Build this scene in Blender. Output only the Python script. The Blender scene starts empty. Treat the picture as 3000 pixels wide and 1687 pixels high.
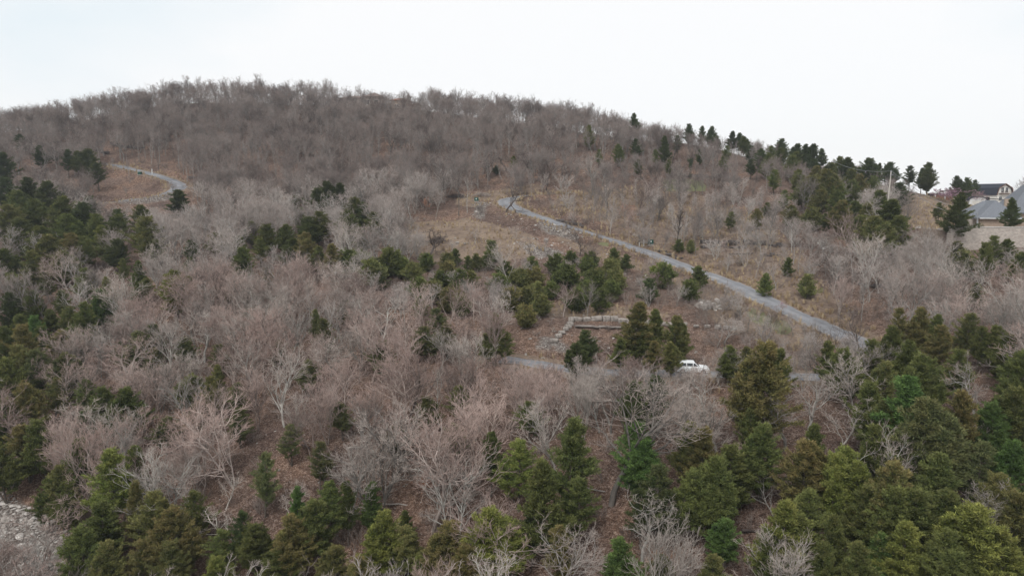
import bpy, math, random
import numpy as np
from mathutils import Vector, Matrix
R = math.radians
# ------------------------------------------------------------------ camera, sky, sun, exposure
CAMZ = 60.0; F = 1990.0; PITCH = 7.55
scene = bpy.context.scene
cam_d = bpy.data.cameras.new("camera"); cam = bpy.data.objects.new("camera", cam_d)
scene.collection.objects.link(cam); scene.camera = cam
cam.location = (0, 0, CAMZ); cam.rotation_euler = (R(90-PITCH), 0, 0)
cam_d.sensor_width = 36; cam_d.lens = 36*F/3000; cam_d.clip_start = 0.5; cam_d.clip_end = 9000
SUN_EL, SUN_AZ = 52, 205     # azimuth clockwise from +Y
w = bpy.data.worlds.new("World"); scene.world = w; w.use_nodes = True
nt = w.node_tree; nt.nodes.clear(); N = nt.nodes.new; L = nt.links.new
out = N('ShaderNodeOutputWorld'); bg = N('ShaderNodeBackground'); bg2 = N('ShaderNodeBackground'); mx = N('ShaderNodeMixShader')
sky = N('ShaderNodeTexSky'); sky.sky_type = 'NISHITA'; sky.sun_disc = False
sky.sun_elevation = R(SUN_EL); sky.sun_rotation = R(SUN_AZ); bg.inputs[1].default_value = 0.1
L(sky.outputs[0], bg.inputs[0])
tc = N('ShaderNodeTexCoord'); no = N('ShaderNodeTexNoise'); no.inputs['Scale'].default_value = 1.25; no.inputs['Detail'].default_value = 5
mp = N('ShaderNodeMapping'); mp.inputs['Scale'].default_value = (1, 1, 2.6)
cr = N('ShaderNodeValToRGB'); cr.color_ramp.elements[0].position = .34; cr.color_ramp.elements[1].position = .56
cr.color_ramp.elements[0].color = (.79, .885, .935, 1); cr.color_ramp.elements[1].color = (1.0, 1.0, 1.0, 1)
L(tc.outputs['Generated'], mp.inputs[0]); L(mp.outputs[0], no.inputs[0]); L(no.outputs[0], cr.inputs[0]); L(cr.outputs[0], bg2.inputs[0])
bg2.inputs[1].default_value = .915
mx.inputs[0].default_value = .93
L(bg.outputs[0], mx.inputs[1]); L(bg2.outputs[0], mx.inputs[2]); L(mx.outputs[0], out.inputs[0])
sun_d = bpy.data.lights.new("sun", 'SUN'); sun = bpy.data.objects.new("sun", sun_d); scene.collection.objects.link(sun)
sun_d.energy = 1.9; sun_d.angle = R(25); sun_d.color = (1, .97, .93)
az, el = R(SUN_AZ), R(SUN_EL)
sv = Vector((math.sin(az)*math.cos(el), math.cos(az)*math.cos(el), math.sin(el)))
sun.rotation_euler = sv.to_track_quat('Z', 'Y').to_euler(); sun.location = (0, 0, 200)
scene.view_settings.view_transform = 'Standard'; scene.view_settings.look = 'None'
scene.view_settings.exposure = 0.2; scene.view_settings.gamma = 1
scene.render.engine = 'CYCLES'
scene.cycles.max_bounces = 5; scene.cycles.diffuse_bounces = 3

C = scene.collection; HAZE = .00022
rng = np.random.RandomState(7); random.seed(7)
# ------------------------------------------------------------------ helpers: photo pixel <-> world
cp, sp = math.cos(R(PITCH)), math.sin(R(PITCH))
def ray(px, py):
    xc = (px-1500)/F; yc = -(py-843.5)/F
    return xc/(cp+yc*sp), (-sp+yc*cp)/(cp+yc*sp)          # X/Y, Z/Y
def proj(x, y, z):
    z = z-CAMZ; d = y*cp-z*sp; u = y*sp+z*cp
    return 1500+F*x/d, 843.5-F*u/d
def vnoise(x, y, s, seed=0):
    x = np.asarray(x, float)/s+1000.3; y = np.asarray(y, float)/s+1000.7
    xi = np.floor(x).astype(np.int64); yi = np.floor(y).astype(np.int64); fx = x-xi; fy = y-yi
    fx = fx*fx*(3-2*fx); fy = fy*fy*(3-2*fy)
    def h(a, b):
        n = (a*374761393+b*668265263+seed*974634777) & 0x7fffffff
        n = ((n ^ (n >> 13))*1274126177) & 0x7fffffff
        return ((n ^ (n >> 16)) & 0xffff)/65535.0
    return (h(xi, yi)*(1-fx)+h(xi+1, yi)*fx)*(1-fy)+(h(xi, yi+1)*(1-fx)+h(xi+1, yi+1)*fx)*fy
# ------------------------------------------------------------------ terrain from surveyed profiles (photo y of the ground, distance)
PROF = {
 -500: [(1687,70),(1300,92),(1100,108),(900,132),(750,158),(620,195),(540,228),(480,262),(445,292)],
 0: [(1687,68),(1500,78),(1300,90),(1100,106),(900,130),(750,155),(600,195),(520,225),(450,262),(396,292)],
 400: [(1687,66),(1500,75),(1300,88),(1100,104),(900,128),(750,155),(600,198),(500,232),(400,275),(326,306)],
 560: [(1687,65),(1500,74),(1300,86),(1100,102),(900,124),(750,150),(600,199),(500,233),(400,275),(296,309)],
 800: [(1687,64),(1480,72),(1250,84),(1080,98),(950,115),(800,142),(700,168),(600,200),(500,235),(400,275),(297,310)],
 1200: [(1687,62),(1480,70),(1250,82),(1080,96),(950,112),(800,138),(700,162),(600,188),(500,225),(400,268),(312,305)],
 1600: [(1687,60),(1480,68),(1250,80),(1090,95),(1065,99),(965,108),(935,112),(890,125),(800,137),(720,155),(650,168),(580,185),(500,220),(420,255),(362,290)],
 2000: [(1687,58),(1480,66),(1250,78),(1090,95),(1055,99),(960,108),(850,126),(780,145),(700,163),(600,190),(520,215),(470,235),(413,262)],
 2400: [(1687,56),(1480,63),(1250,74),(1080,92),(955,108),(850,124),(760,142),(680,160),(600,185),(540,210),(486,238)],
 2600: [(1687,54),(1480,62),(1250,73),(1060,91),(950,105),(850,119),(760,135),(690,152),(630,172),(580,196),(548,225)],
 2720: [(1687,54),(1480,62),(1250,73),(1080,89),(950,104),(850,117),(760,132),(700,146),(640,166),(590,192),(566,215)],
 2790: [(1687,53),(1480,61),(1250,72),(1080,88),(950,103),(850,116),(760,129),(735,134),(690,146),(650,170),(610,200),(592,250)],
 2900: [(1687,53),(1480,60),(1250,71),(1080,87),(950,102),(850,115),(760,128),(735,134),(680,138),(672,160),(610,220),(596,262)],
 3500: [(1687,52),(1480,60),(1250,71),(1080,86),(950,100),(850,113),(760,127),(735,134),(680,138),(672,160),(620,220),(600,262)]}
YG = np.arange(40, 520, 2.0); UG = np.linspace(-1.1, 1.1, 177)
cols = []; ucol = []
for px, prof in sorted(PROF.items()):
    ys = np.array([q[1] for q in prof], float); sl = np.array([ray(px, q[0])[1] for q in prof])
    z = np.interp(YG, ys, sl)*YG
    zr = sl[-1]*ys[-1]; d = np.maximum(0, YG-ys[-1]); z = np.where(YG > ys[-1], zr-60*d*d/(d*d+130**2)-0.02*d, z)
    z0 = sl[0]*ys[0]; z = np.where(YG < ys[0], z0-(ys[0]-YG)*0.35, z)
    cols.append(z); ucol.append(ray(px, 900)[0])
cols = np.array(cols); ZT = np.array([np.interp(UG, ucol, cols[:, j]) for j in range(len(YG))]).T
def blur(a, n, ax):
    k = np.ones(n)/n; p = n//2
    return np.apply_along_axis(lambda v: np.convolve(np.pad(v, p, mode='edge'), k, 'valid'), ax, a)
ZT = blur(blur(ZT, 5, 0), 5, 0); ZT = blur(blur(ZT, 5, 1), 3, 1)
def base_z(x, y):
    x = np.asarray(x, float); y = np.asarray(y, float); yc = np.clip(y, 41, 516)
    u = np.clip(x/np.maximum(yc, 41), -1.09, 1.09)
    fu = (u-UG[0])/(UG[1]-UG[0]); fy = (yc-YG[0])/2.0; i = fu.astype(int); j = fy.astype(int); a = fu-i; b = fy-j
    z = (ZT[i, j]*(1-a)+ZT[i+1, j]*a)*(1-b)+(ZT[i, j+1]*(1-a)+ZT[i+1, j+1]*a)*b
    z = z-np.where(y < 41, np.minimum((41-y)*.2, 12), 0)-np.where(y > 516, np.minimum((y-516)*.05, 60), 0)
    z += (vnoise(x, y, 14, 1)-.5)*1.3+(vnoise(x, y, 5, 2)-.5)*.55+(vnoise(x, y, 2.2, 3)-.5)*.22
    return z+CAMZ
WX0, WY = 87.0, 134.5                                     # retaining wall line
def lines(a, b, lo, hi):
    v = list(np.arange(a, b+.5, 1.0)); s = 2.0; t = a
    while t > lo: t -= s; s *= 1.35; v.insert(0, t)
    s = 2.0; t = b
    while t < hi: t += s; s *= 1.35; v.append(t)
    return np.array(v)
GX = lines(-235, 250, -700, 700); GY = lines(45, 345, -250, 800)
XX, YY = np.meshgrid(GX, GY, indexing='ij'); ZZ = base_z(XX, YY)
pl = np.clip((XX-WX0+1)/1.0, 0, 1)*np.clip((200-XX)/60, 0, 1)
plat = CAMZ-6.6+.25*vnoise(XX, YY, 6, 9)
back = np.clip((YY-168)/60, 0, 1); front = (YY >= 134.9)
ZZ = np.where(front & (YY < 235), ZZ*(1-pl*(1-back))+plat*pl*(1-back), ZZ)
fr = (YY < 134.9) & (YY > 120); 
def hz(x, y):
    x = float(x); y = float(y)
    i = min(max(int(np.searchsorted(GX, x))-1, 0), len(GX)-2); j = min(max(int(np.searchsorted(GY, y))-1, 0), len(GY)-2)
    a = (x-GX[i])/(GX[i+1]-GX[i]); b = (y-GY[j])/(GY[j+1]-GY[j])
    return float((ZZ[i, j]*(1-a)+ZZ[i+1, j]*a)*(1-b)+(ZZ[i, j+1]*(1-a)+ZZ[i+1, j+1]*a)*b)
def hza(x, y):
    x = np.asarray(x, float); y = np.asarray(y, float)
    i = np.clip(np.searchsorted(GX, x)-1, 0, len(GX)-2); j = np.clip(np.searchsorted(GY, y)-1, 0, len(GY)-2)
    a = (x-GX[i])/(GX[i+1]-GX[i]); b = (y-GY[j])/(GY[j+1]-GY[j])
    return (ZZ[i, j]*(1-a)+ZZ[i+1, j]*a)*(1-b)+(ZZ[i, j+1]*(1-a)+ZZ[i+1, j+1]*a)*b
YS = np.arange(46, 420, .5)
def hit(px, py):                                          # where the sight line meets the ground
    u, s = ray(px, py); x = u*YS; d = CAMZ+s*YS-hza(x, YS)
    k = np.nonzero(d < 0)[0]
    if len(k) == 0: k = [int(np.argmin(d))]
    k = max(int(k[0]), 1); t = d[k-1]/(d[k-1]-d[k]) if d[k] < 0 <= d[k-1] else 0
    y = YS[k-1]+.5*t; return Vector((u*y, y, hz(u*y, y)))
def base_for(px, ytop, H):                                # ground point of a thing of height H whose top shows at ytop
    u, s = ray(px, ytop); x = u*YS; d = (CAMZ+s*YS)-(hza(x, YS)+H)
    k = np.nonzero(d < 0)[0]; k = int(k[0]) if len(k) else int(np.argmin(d)); y = YS[k]
    return Vector((u*y, y, hz(u*y, y)))
# ------------------------------------------------------------------ roads (centre lines)
def smooth_line(pts, step=1.0):
    P = [np.array(p, float) for p in pts]; P = [2*P[0]-P[1]]+P+[2*P[-1]-P[-2]]; o = []
    for k in range(1, len(P)-2):
        n = max(2, int(np.linalg.norm(P[k+1]-P[k])/step))
        for q in range(n):
            t = q/n; a, b, c, d = P[k-1:k+3]
            o.append(.5*((2*b)+(c-a)*t+(2*a-5*b+4*c-d)*t*t+(3*b-a-3*c+d)*t**3))
    o.append(P[-2]); return np.array(o)
def road_pts(lst): return smooth_line([hit(*p)[:2] for p in lst])
ROADS = {
 'main': ([(1690,566),(1620,568),(1550,571),(1505,577),(1484,590),(1496,607),(1540,623),(1600,643),(1660,663),(1737,686),(1815,713),(1900,741),(2000,781),(2116,822),(2220,866),(2311,912),(2399,953),(2480,992),(2550,1028),(2610,1060),(2680,1100)], 2.55),
 'lower': ([(1470,1048),(1520,1056),(1600,1074),(1700,1087),(1850,1094),(2050,1097),(2250,1104),(2400,1104)], 2.1),
 'upper': ([(300,478),(370,492),(420,503),(470,517),(515,535),(523,551),(495,566),(450,577),(400,584),(350,590),(270,600)], 2.5)}
RL = {}
for k, (lst, hw) in ROADS.items():
    p = road_pts(lst)
    z = hza(p[:, 0], p[:, 1]); n = 9; z = np.convolve(np.pad(z, n//2, mode='edge'), np.ones(n)/n, 'valid')
    z = np.convolve(np.pad(z, n//2, mode='edge'), np.ones(n)/n, 'valid')
    RL[k] = (p, z, hw)
def road_dist(x, y, k):
    p, z, hw = RL[k]; sh = np.shape(x); x = np.ravel(x); y = np.ravel(y); D = np.full(len(x), 1e9); Z = np.zeros(len(x))
    m = (x > p[:, 0].min()-12) & (x < p[:, 0].max()+12) & (y > p[:, 1].min()-12) & (y < p[:, 1].max()+12)
    if m.any():
        d = np.hypot(x[m][:, None]-p[None, :, 0], y[m][:, None]-p[None, :, 1]); i = d.argmin(1)
        D[m] = d[np.arange(len(i)), i]; Z[m] = z[i]
    return D.reshape(sh), Z.reshape(sh)
DM = np.full(XX.shape, 1e9)
for k in RL:
    D, Z = road_dist(XX, YY, k); hw = RL[k][2]
    t = np.clip((D-(hw+.9))/3.2, 0, 1); wgt = 1-t*t*(3-2*t)
    ZZ = ZZ*(1-wgt)+Z*wgt; DM = np.minimum(DM, D-hw)
# ------------------------------------------------------------------ mesh + object helpers
def mesh_np(name, V, Fc, mats, mi=None, smooth=False):
    V = np.asarray(V, np.float32); me = bpy.data.meshes.new(name)
    Fc = [np.asarray(f, np.int32) for f in (Fc if isinstance(Fc, list) else [Fc]) if len(f)]
    me.vertices.add(len(V)); me.vertices.foreach_set('co', V.ravel())
    tot = np.concatenate([np.full(len(f), f.shape[1], np.int32) for f in Fc]); li = np.concatenate([f.ravel() for f in Fc])
    me.loops.add(len(li)); me.loops.foreach_set('vertex_index', li)
    me.polygons.add(len(tot)); st = np.concatenate([[0], np.cumsum(tot)[:-1]]).astype(np.int32)
    me.polygons.foreach_set('loop_start', st); me.polygons.foreach_set('loop_total', tot)
    for m in mats: me.materials.append(m)
    if mi is not None: me.polygons.foreach_set('material_index', np.asarray(mi, np.int32))
    if smooth: me.polygons.foreach_set('use_smooth', np.ones(len(tot), bool))
    me.update(calc_edges=True); return me
def obj(name, me, parent=None, loc=None):
    o = bpy.data.objects.new(name, me); C.objects.link(o)
    if parent: o.parent = parent
    if loc is not None: o.location = loc
    return o
def tag(o, label=None, cat=None, group=None, kind=None):
    if label: o['label'] = label
    if cat: o['category'] = cat
    if group: o['group'] = group
    if kind: o['kind'] = kind
    return o
def thing(name, label, cat, loc, rz=0, group=None):
    o = bpy.data.objects.new(name, None); o.empty_display_size = .3; C.objects.link(o)
    o.location = loc; o.rotation_euler = (0, 0, rz); return tag(o, label, cat, group)
class MB:                                                  # collects simple solids into one mesh
    def __init__(s): s.v = []; s.f = []
    def add(s, v, f):
        n = len(s.v); s.v += [tuple(p) for p in v]; s.f += [tuple(i+n for i in q) for q in f]; return s
    def box(s, x0, x1, y0, y1, z0, z1, M=None):
        v = [Vector(p) for p in ((x0,y0,z0),(x1,y0,z0),(x1,y1,z0),(x0,y1,z0),(x0,y0,z1),(x1,y0,z1),(x1,y1,z1),(x0,y1,z1))]
        if M: v = [M @ p for p in v]
        return s.add(v, [(0,3,2,1),(4,5,6,7),(0,1,5,4),(1,2,6,5),(2,3,7,6),(3,0,4,7)])
    def prism(s, prof, a, b, axis='y'):                    # closed profile (u,z) extruded along axis
        n = len(prof)
        g = (lambda u, z, t: (u, t, z)) if axis == 'y' else (lambda u, z, t: (t, u, z))
        v = [g(u, z, a) for u, z in prof]+[g(u, z, b) for u, z in prof]
        f = [tuple(range(n)), tuple(range(2*n-1, n-1, -1))]+[(i, i+n, (i+1) % n+n, (i+1) % n) for i in range(n)]
        return s.add(v, f)
    def tube(s, pts, rad, n=6, cap=True):
        pts = [Vector(p) for p in pts]; rad = rad if hasattr(rad, '__len__') else [rad]*len(pts); b = len(s.v)
        up = Vector((0, 0, 1))
        for i, p in enumerate(pts):
            d = (pts[min(i+1, len(pts)-1)]-pts[max(i-1, 0)]).normalized()
            a = d.cross(up if abs(d.z) < .9 else Vector((1, 0, 0))).normalized(); c = d.cross(a)
            for q in range(n):
                t = 2*math.pi*q/n; s.v.append(tuple(p+(a*math.cos(t)+c*math.sin(t))*rad[i]))
        for i in range(len(pts)-1):
            for q in range(n): s.f.append((b+i*n+q, b+i*n+(q+1) % n, b+(i+1)*n+(q+1) % n, b+(i+1)*n+q))
        if cap: s.f.append(tuple(b+q for q in range(n))[::-1]); s.f.append(tuple(b+(len(pts)-1)*n+q for q in range(n)))
        return s
    def build(s, name, mat, parent=None, loc=None, bevel=0, smooth=False):
        me = bpy.data.meshes.new(name); me.from_pydata(s.v, [], s.f); me.materials.append(mat)
        if smooth: me.polygons.foreach_set('use_smooth', [True]*len(me.polygons))
        me.update(); o = obj(name, me, parent, loc)
        if bevel:
            m = o.modifiers.new('bevel', 'BEVEL'); m.width = bevel; m.segments = 2; m.limit_method = 'ANGLE'
        return o
# ------------------------------------------------------------------ materials
def mat(name):
    m = bpy.data.materials.new(name); m.use_nodes = True; t = m.node_tree; b = t.nodes['Principled BSDF']
    b.inputs['Roughness'].default_value = .9; b.inputs['Specular IOR Level'].default_value = .15
    return m, t, b
def nn(t, kind, **kw):
    n = t.nodes.new(kind)
    for k, v in kw.items():
        if k in n.inputs: n.inputs[k].default_value = v
        else: setattr(n, k, v)
    return n
def ramp(t, fac, stops, interp='LINEAR'):
    r = t.nodes.new('ShaderNodeValToRGB'); r.color_ramp.interpolation = interp; e = r.color_ramp.elements
    while len(e) < len(stops): e.new(.5)
    for q, (p, c) in zip(e, stops): q.position = p; q.color = (*c, 1) if len(c) == 3 else c
    t.links.new(fac, r.inputs[0]); return r.outputs[0]
def mixc(t, fac, a, b, mode='MIX'):
    n = t.nodes.new('ShaderNodeMix'); n.data_type = 'RGBA'; n.blend_type = mode; n.clamp_factor = True
    for s, v in ((n.inputs[0], fac), (n.inputs[6], a), (n.inputs[7], b)):
        if isinstance(v, (int, float)): s.default_value = v
        elif isinstance(v, tuple): s.default_value = (*v, 1)
        else: t.links.new(v, s)
    return n.outputs[2]
def mth(t, op, a, b=0.0, clamp=False):
    n = t.nodes.new('ShaderNodeMath'); n.operation = op; n.use_clamp = clamp
    for s, v in zip(n.inputs, (a, b)):
        if isinstance(v, (int, float)): s.default_value = v
        else: t.links.new(v, s)
    return n.outputs[0]
def noise(t, scale, detail=4, vec=None, rough=.6):
    n = t.nodes.new('ShaderNodeTexNoise'); n.inputs['Scale'].default_value = scale; n.inputs['Detail'].default_value = detail
    n.inputs['Roughness'].default_value = rough
    if vec: t.links.new(vec, n.inputs['Vector'])
    return n.outputs[0]
def coord(t, which='Object'):
    return t.nodes.new('ShaderNodeTexCoord').outputs[which]
def simple(name, c, var=.15, scale=3, rough=.85, bump=0):
    m, t, b = mat(name); v = coord(t)
    f = noise(t, scale, 5, v); lo = tuple(x*(1-var) for x in c); hi = tuple(min(1, x*(1+var)) for x in c)
    t.links.new(ramp(t, f, [(.3, lo), (.7, hi)]), b.inputs['Base Color']); b.inputs['Roughness'].default_value = rough
    if bump:
        bn = t.nodes.new('ShaderNodeBump'); bn.inputs['Strength'].default_value = bump; t.links.new(noise(t, scale*4, 5, v), bn.inputs['Height']); t.links.new(bn.outputs[0], b.inputs['Normal'])
    return m
M = {}
# bark / twigs: object colour tints each tree, random varies the rest
def bark(name, lo, hi, amt):
    m, t, b = mat(name); oi = t.nodes.new('ShaderNodeObjectInfo'); v = coord(t)
    c = ramp(t, noise(t, 1.4, 5, v), [(.30, lo), (.70, hi)])
    rv = ramp(t, oi.outputs['Random'], [(0, (.42, .40, .39)), (.13, (.62, .58, .56)), (.2, (1-amt*.6, 1-amt*.7, 1-amt*.72)), (.45, (1, .955, .93)), (.75, (.93, .93, .92)), (1, (1+amt*.6, 1+amt*.55, 1+amt*.5))])
    c = mixc(t, 1.0, c, rv, 'MULTIPLY'); c = mixc(t, 1.0, c, oi.outputs['Color'], 'MULTIPLY')
    t.links.new(c, b.inputs['Base Color']); b.inputs['Roughness'].default_value = .95; return m
M['bark'] = bark('bark', (.20, .19, .18), (.50, .48, .45), .3)
M['twig'] = bark('twig', (.335, .288, .265), (.555, .49, .455), .3)
M['twig_oak'] = bark('oak_twig', (.20, .162, .146), (.36, .30, .275), .3); M['bark_oak'] = bark('oak_bark', (.15, .138, .13), (.36, .335, .315), .3)
M['cedar_bark'] = simple('cedar_bark', (.12, .10, .085), .3, 3)
M['brushtwig'] = bark('brush_stems', (.20, .165, .145), (.36, .31, .28), .3)
M['dead'] = simple('dead_wood', (.34, .31, .28), .3, 2)
M['darkwood'] = simple('dark_dead_wood', (.07, .055, .05), .3, 2)
m, t, b = mat('cedar_foliage'); oi = nn(t, 'ShaderNodeObjectInfo'); at = nn(t, 'ShaderNodeAttribute', attribute_name='tip'); at2 = nn(t, 'ShaderNodeAttribute', attribute_name='rnd')
v = coord(t); g = mixc(t, 1.0, oi.outputs['Color'], ramp(t, at2.outputs['Fac'], [(0, (.62, .64, .62)), (.5, (1, 1, 1)), (1, (1.5, 1.42, 1.3))]), 'MULTIPLY')
cl = ramp(t, noise(t, .55, 3, v), [(.38, (.72, .78, .72)), (.62, (1.25, 1.2, 1.1))]); g = mixc(t, 1.0, g, cl, 'MULTIPLY')
f = mth(t, 'MULTIPLY', mth(t, 'MULTIPLY', at.outputs['Fac'], oi.outputs['Alpha']), ramp(t, noise(t, .8, 3, v), [(.35, (.25,)*3), (.6, (1,)*3)]))
g = mixc(t, mth(t, 'MULTIPLY', f, .8), g, (.25, .185, .08)); t.links.new(g, b.inputs['Base Color'])
M['cedar'] = m
# ground
m, t, b = mat('ground'); v = nn(t, 'ShaderNodeNewGeometry').outputs['Position']
A = lambda n: nn(t, 'ShaderNodeAttribute', attribute_name=n).outputs['Fac']
vor = nn(t, 'ShaderNodeTexVoronoi', Scale=8.5); t.links.new(v, vor.inputs['Vector'])
sep = nn(t, 'ShaderNodeSeparateColor'); t.links.new(vor.outputs['Color'], sep.inputs[0])
leaf = ramp(t, sep.outputs[0], [(0, (.10, .066, .052)), (.3, (.165, .108, .084)), (.6, (.225, .155, .122)), (.85, (.31, .23, .19)), (1, (.43, .35, .30))])
big = ramp(t, noise(t, .11, 5, v), [(.33, (.62, .60, .62)), (.5, (.95, .93, .92)), (.68, (1.2, 1.1, 1.0))]); leaf = mixc(t, 1.0, leaf, big, 'MULTIPLY')
mid = ramp(t, noise(t, 1.2, 6, v), [(.35, (.6, .57, .56)), (.6, (1.12, 1.1, 1.08))]); leaf = mixc(t, 1.0, leaf, mid, 'MULTIPLY')
st = nn(t, 'ShaderNodeMapping'); st.inputs['Scale'].default_value = (.45, 1, 1); t.links.new(v, st.inputs[0])
gr = ramp(t, noise(t, 2.6, 9, st.outputs[0], .75), [(.30, (.15, .115, .095)), (.46, (.25, .195, .155)), (.62, (.35, .28, .215)), (.78, (.50, .425, .33))])
gr2 = ramp(t, noise(t, .25, 6, v), [(.35, (.72, .66, .64)), (.62, (1.1, 1.05, 1.0))]); gr = mixc(t, 1.0, gr, gr2, 'MULTIPLY')
edge = lambda a, s, lo=.38, hi=.58: ramp(t, mth(t, 'ADD', a, mth(t, 'MULTIPLY', mth(t, 'SUBTRACT', noise(t, s, 6, v), .5), .75)), [(lo, (0,)*3), (hi, (1,)*3)])
c = mixc(t, edge(A('grass'), .6), leaf, gr)
v2 = nn(t, 'ShaderNodeTexVoronoi', Scale=4.2); t.links.new(v, v2.inputs['Vector']); s2 = nn(t, 'ShaderNodeSeparateColor'); t.links.new(v2.outputs['Color'], s2.inputs[0])
rk = ramp(t, s2.outputs[1], [(0, (.13, .105, .09)), (.45, (.21, .175, .155)), (.8, (.31, .275, .25)), (1, (.45, .42, .385))])
rk = mixc(t, 1.0, rk, ramp(t, noise(t, 3, 8, v), [(.3, (.55,)*3), (.65, (1.15,)*3)]), 'MULTIPLY')
c = mixc(t, edge(A('rock'), .9, .5, .75), c, rk)
c = mixc(t, edge(A('green'), .5), c, mixc(t, noise(t, 3, 6, v), (.13, .15, .06), (.30, .29, .17)))
t.links.new(c, b.inputs['Base Color']); bn = nn(t, 'ShaderNodeBump', Strength=.9, Distance=.25)
t.links.new(mth(t, 'ADD', vor.outputs['Distance'], noise(t, 1.8, 8, v)), bn.inputs['Height']); t.links.new(bn.outputs[0], b.inputs['Normal'])
M['ground'] = m
m, t, b = mat('asphalt'); v = nn(t, 'ShaderNodeNewGeometry').outputs['Position']
c = ramp(t, noise(t, .5, 7, v, .7), [(.3, (.165, .167, .178)), (.5, (.21, .212, .225)), (.7, (.255, .257, .27))])
uv = nn(t, 'ShaderNodeAttribute', attribute_name='across').outputs['Fac']
c = mixc(t, 1.0, c, ramp(t, uv, [(0, (1.08, 1.04, 1)), (.12, (1, 1, 1)), (.28, (.84,)*3), (.42, (1.06,)*3), (.58, (1.06,)*3), (.72, (.84,)*3), (.88, (1,)*3), (1, (1.08, 1.04, 1))]), 'MULTIPLY')
c = mixc(t, 1.0, c, ramp(t, noise(t, 14, 4, v), [(.3, (.8,)*3), (.7, (1.15,)*3)]), 'MULTIPLY')
ed = ramp(t, mth(t, 'ADD', mth(t, 'MULTIPLY', mth(t, 'ABSOLUTE', mth(t, 'SUBTRACT', uv, .5)), 2.0), mth(t, 'MULTIPLY', mth(t, 'SUBTRACT', noise(t, .9, 7, v), .5), .75)), [(.88, (0,)*3), (1.04, (1,)*3)])
c = mixc(t, ed, c, ramp(t, noise(t, 4, 7, v), [(.3, (.17, .135, .105)), (.7, (.32, .26, .20))]))
ptc = ramp(t, noise(t, .16, 3, v), [(.40, (.84,)*3), (.44, (1,)*3), (.60, (1.03,)*3), (.64, (1.16, 1.14, 1.1))]); c = mixc(t, 1.0, c, ptc, 'MULTIPLY')
t.links.new(c, b.inputs['Base Color']); M['asphalt'] = m
M['stone'] = simple('limestone', (.29, .26, .235), .45, 1.9, .9, .8)
M['palestone'] = simple('pale_limestone', (.45, .42, .39), .35, 2, .9, .5)
M['midrock'] = simple('grey_brown_rock', (.19, .165, .15), .5, .9, .95, .7)
M['ledge'] = simple('dark_ledge_rock', (.11, .095, .09), .5, .8, .95, .6)
M['white'] = simple('white_paint', (.75, .76, .75), .06, 2, .5)
M['cream'] = simple('cream_siding', (.78, .76, .70), .05, 2, .7)
M['tan'] = simple('tan_brick', (.36, .28, .22), .18, 5, .9)
M['tanpale'] = simple('pale_stucco', (.42, .37, .33), .2, 2, .9)
M['shingle'] = simple('grey_shingles', (.165, .175, .195), .28, 7, .95)
M['shingledark'] = simple('charcoal_shingles', (.035, .038, .05), .3, 6, .9)
M['shinglebrown'] = simple('brown_shingles', (.20, .155, .14), .2, 5, .95)
M['brown'] = simple('brown_trim', (.16, .085, .06), .2, 3)
M['redbrown'] = simple('reddish_boards', (.20, .09, .055), .25, 3)
M['box'] = simple('green_box_paint', (.022, .075, .06), .15, 3, .5)
M['grey'] = simple('grey_metal', (.30, .31, .32), .15, 3, .5)
M['pole'] = simple('weathered_pole', (.52, .48, .43), .2, 2)
M['darkmetal'] = simple('dark_metal', (.05, .05, .055), .2, 3, .5)
M['rubber'] = simple('rubber', (.02, .02, .02), .2, 3, .8)
M['carpaint'] = simple('white_car_paint', (.82, .84, .85), .02, 1, .25)
M['silver'] = simple('silver_car_paint', (.55, .57, .58), .03, 1, .3)
m, t, b = mat('window_glass'); b.inputs['Base Color'].default_value = (.03, .035, .04, 1); b.inputs['Roughness'].default_value = .08; b.inputs['Specular IOR Level'].default_value = .6; M['glass'] = m
m, t, b = mat('straw'); oi = nn(t, 'ShaderNodeObjectInfo'); c = ramp(t, oi.outputs['Random'], [(0, (.26, .18, .105)), (.5, (.42, .32, .20)), (1, (.56, .45, .30))]); t.links.new(c, b.inputs['Base Color']); M['straw'] = m
def petals(name, c, c2):
    m, t, b = mat(name); at = nn(t, 'ShaderNodeAttribute', attribute_name='rnd'); t.links.new(ramp(t, at.outputs['Fac'], [(0, c), (1, c2)]), b.inputs['Base Color']); return m
M['redbud'] = petals('redbud_blossom', (.24, .13, .18), (.40, .26, .33))
M['blossom'] = petals('white_blossom', (.62, .60, .56), (.85, .84, .80))
M['rust'] = petals('rusty_leaves', (.22, .09, .045), (.42, .20, .11))
M['ivy'] = petals('ivy_leaves', (.03, .05, .022), (.07, .10, .045))
# block retaining wall material
m, t, b = mat('split_face_blocks'); v = coord(t); br = nn(t, 'ShaderNodeTexBrick', Scale=1.0); mpn = nn(t, 'ShaderNodeMapping'); mpn.inputs['Rotation'].default_value = (R(90), 0, 0)
t.links.new(v, mpn.inputs[0]); t.links.new(mpn.outputs[0], br.inputs[0]); br.inputs['Color1'].default_value = (.44, .39, .35, 1); br.inputs['Color2'].default_value = (.58, .53, .48, 1); br.inputs['Mortar'].default_value = (.34, .30, .27, 1)
br.inputs['Brick Width'].default_value = .5; br.inputs['Row Height'].default_value = .22; br.inputs['Mortar Size'].default_value = .03
c = mixc(t, 1.0, br.outputs[0], ramp(t, noise(t, 2.2, 6, v), [(.3, (.78,)*3), (.7, (1.15, 1.12, 1.1))]), 'MULTIPLY'); t.links.new(c, b.inputs['Base Color']); M['blocks'] = m

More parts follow.
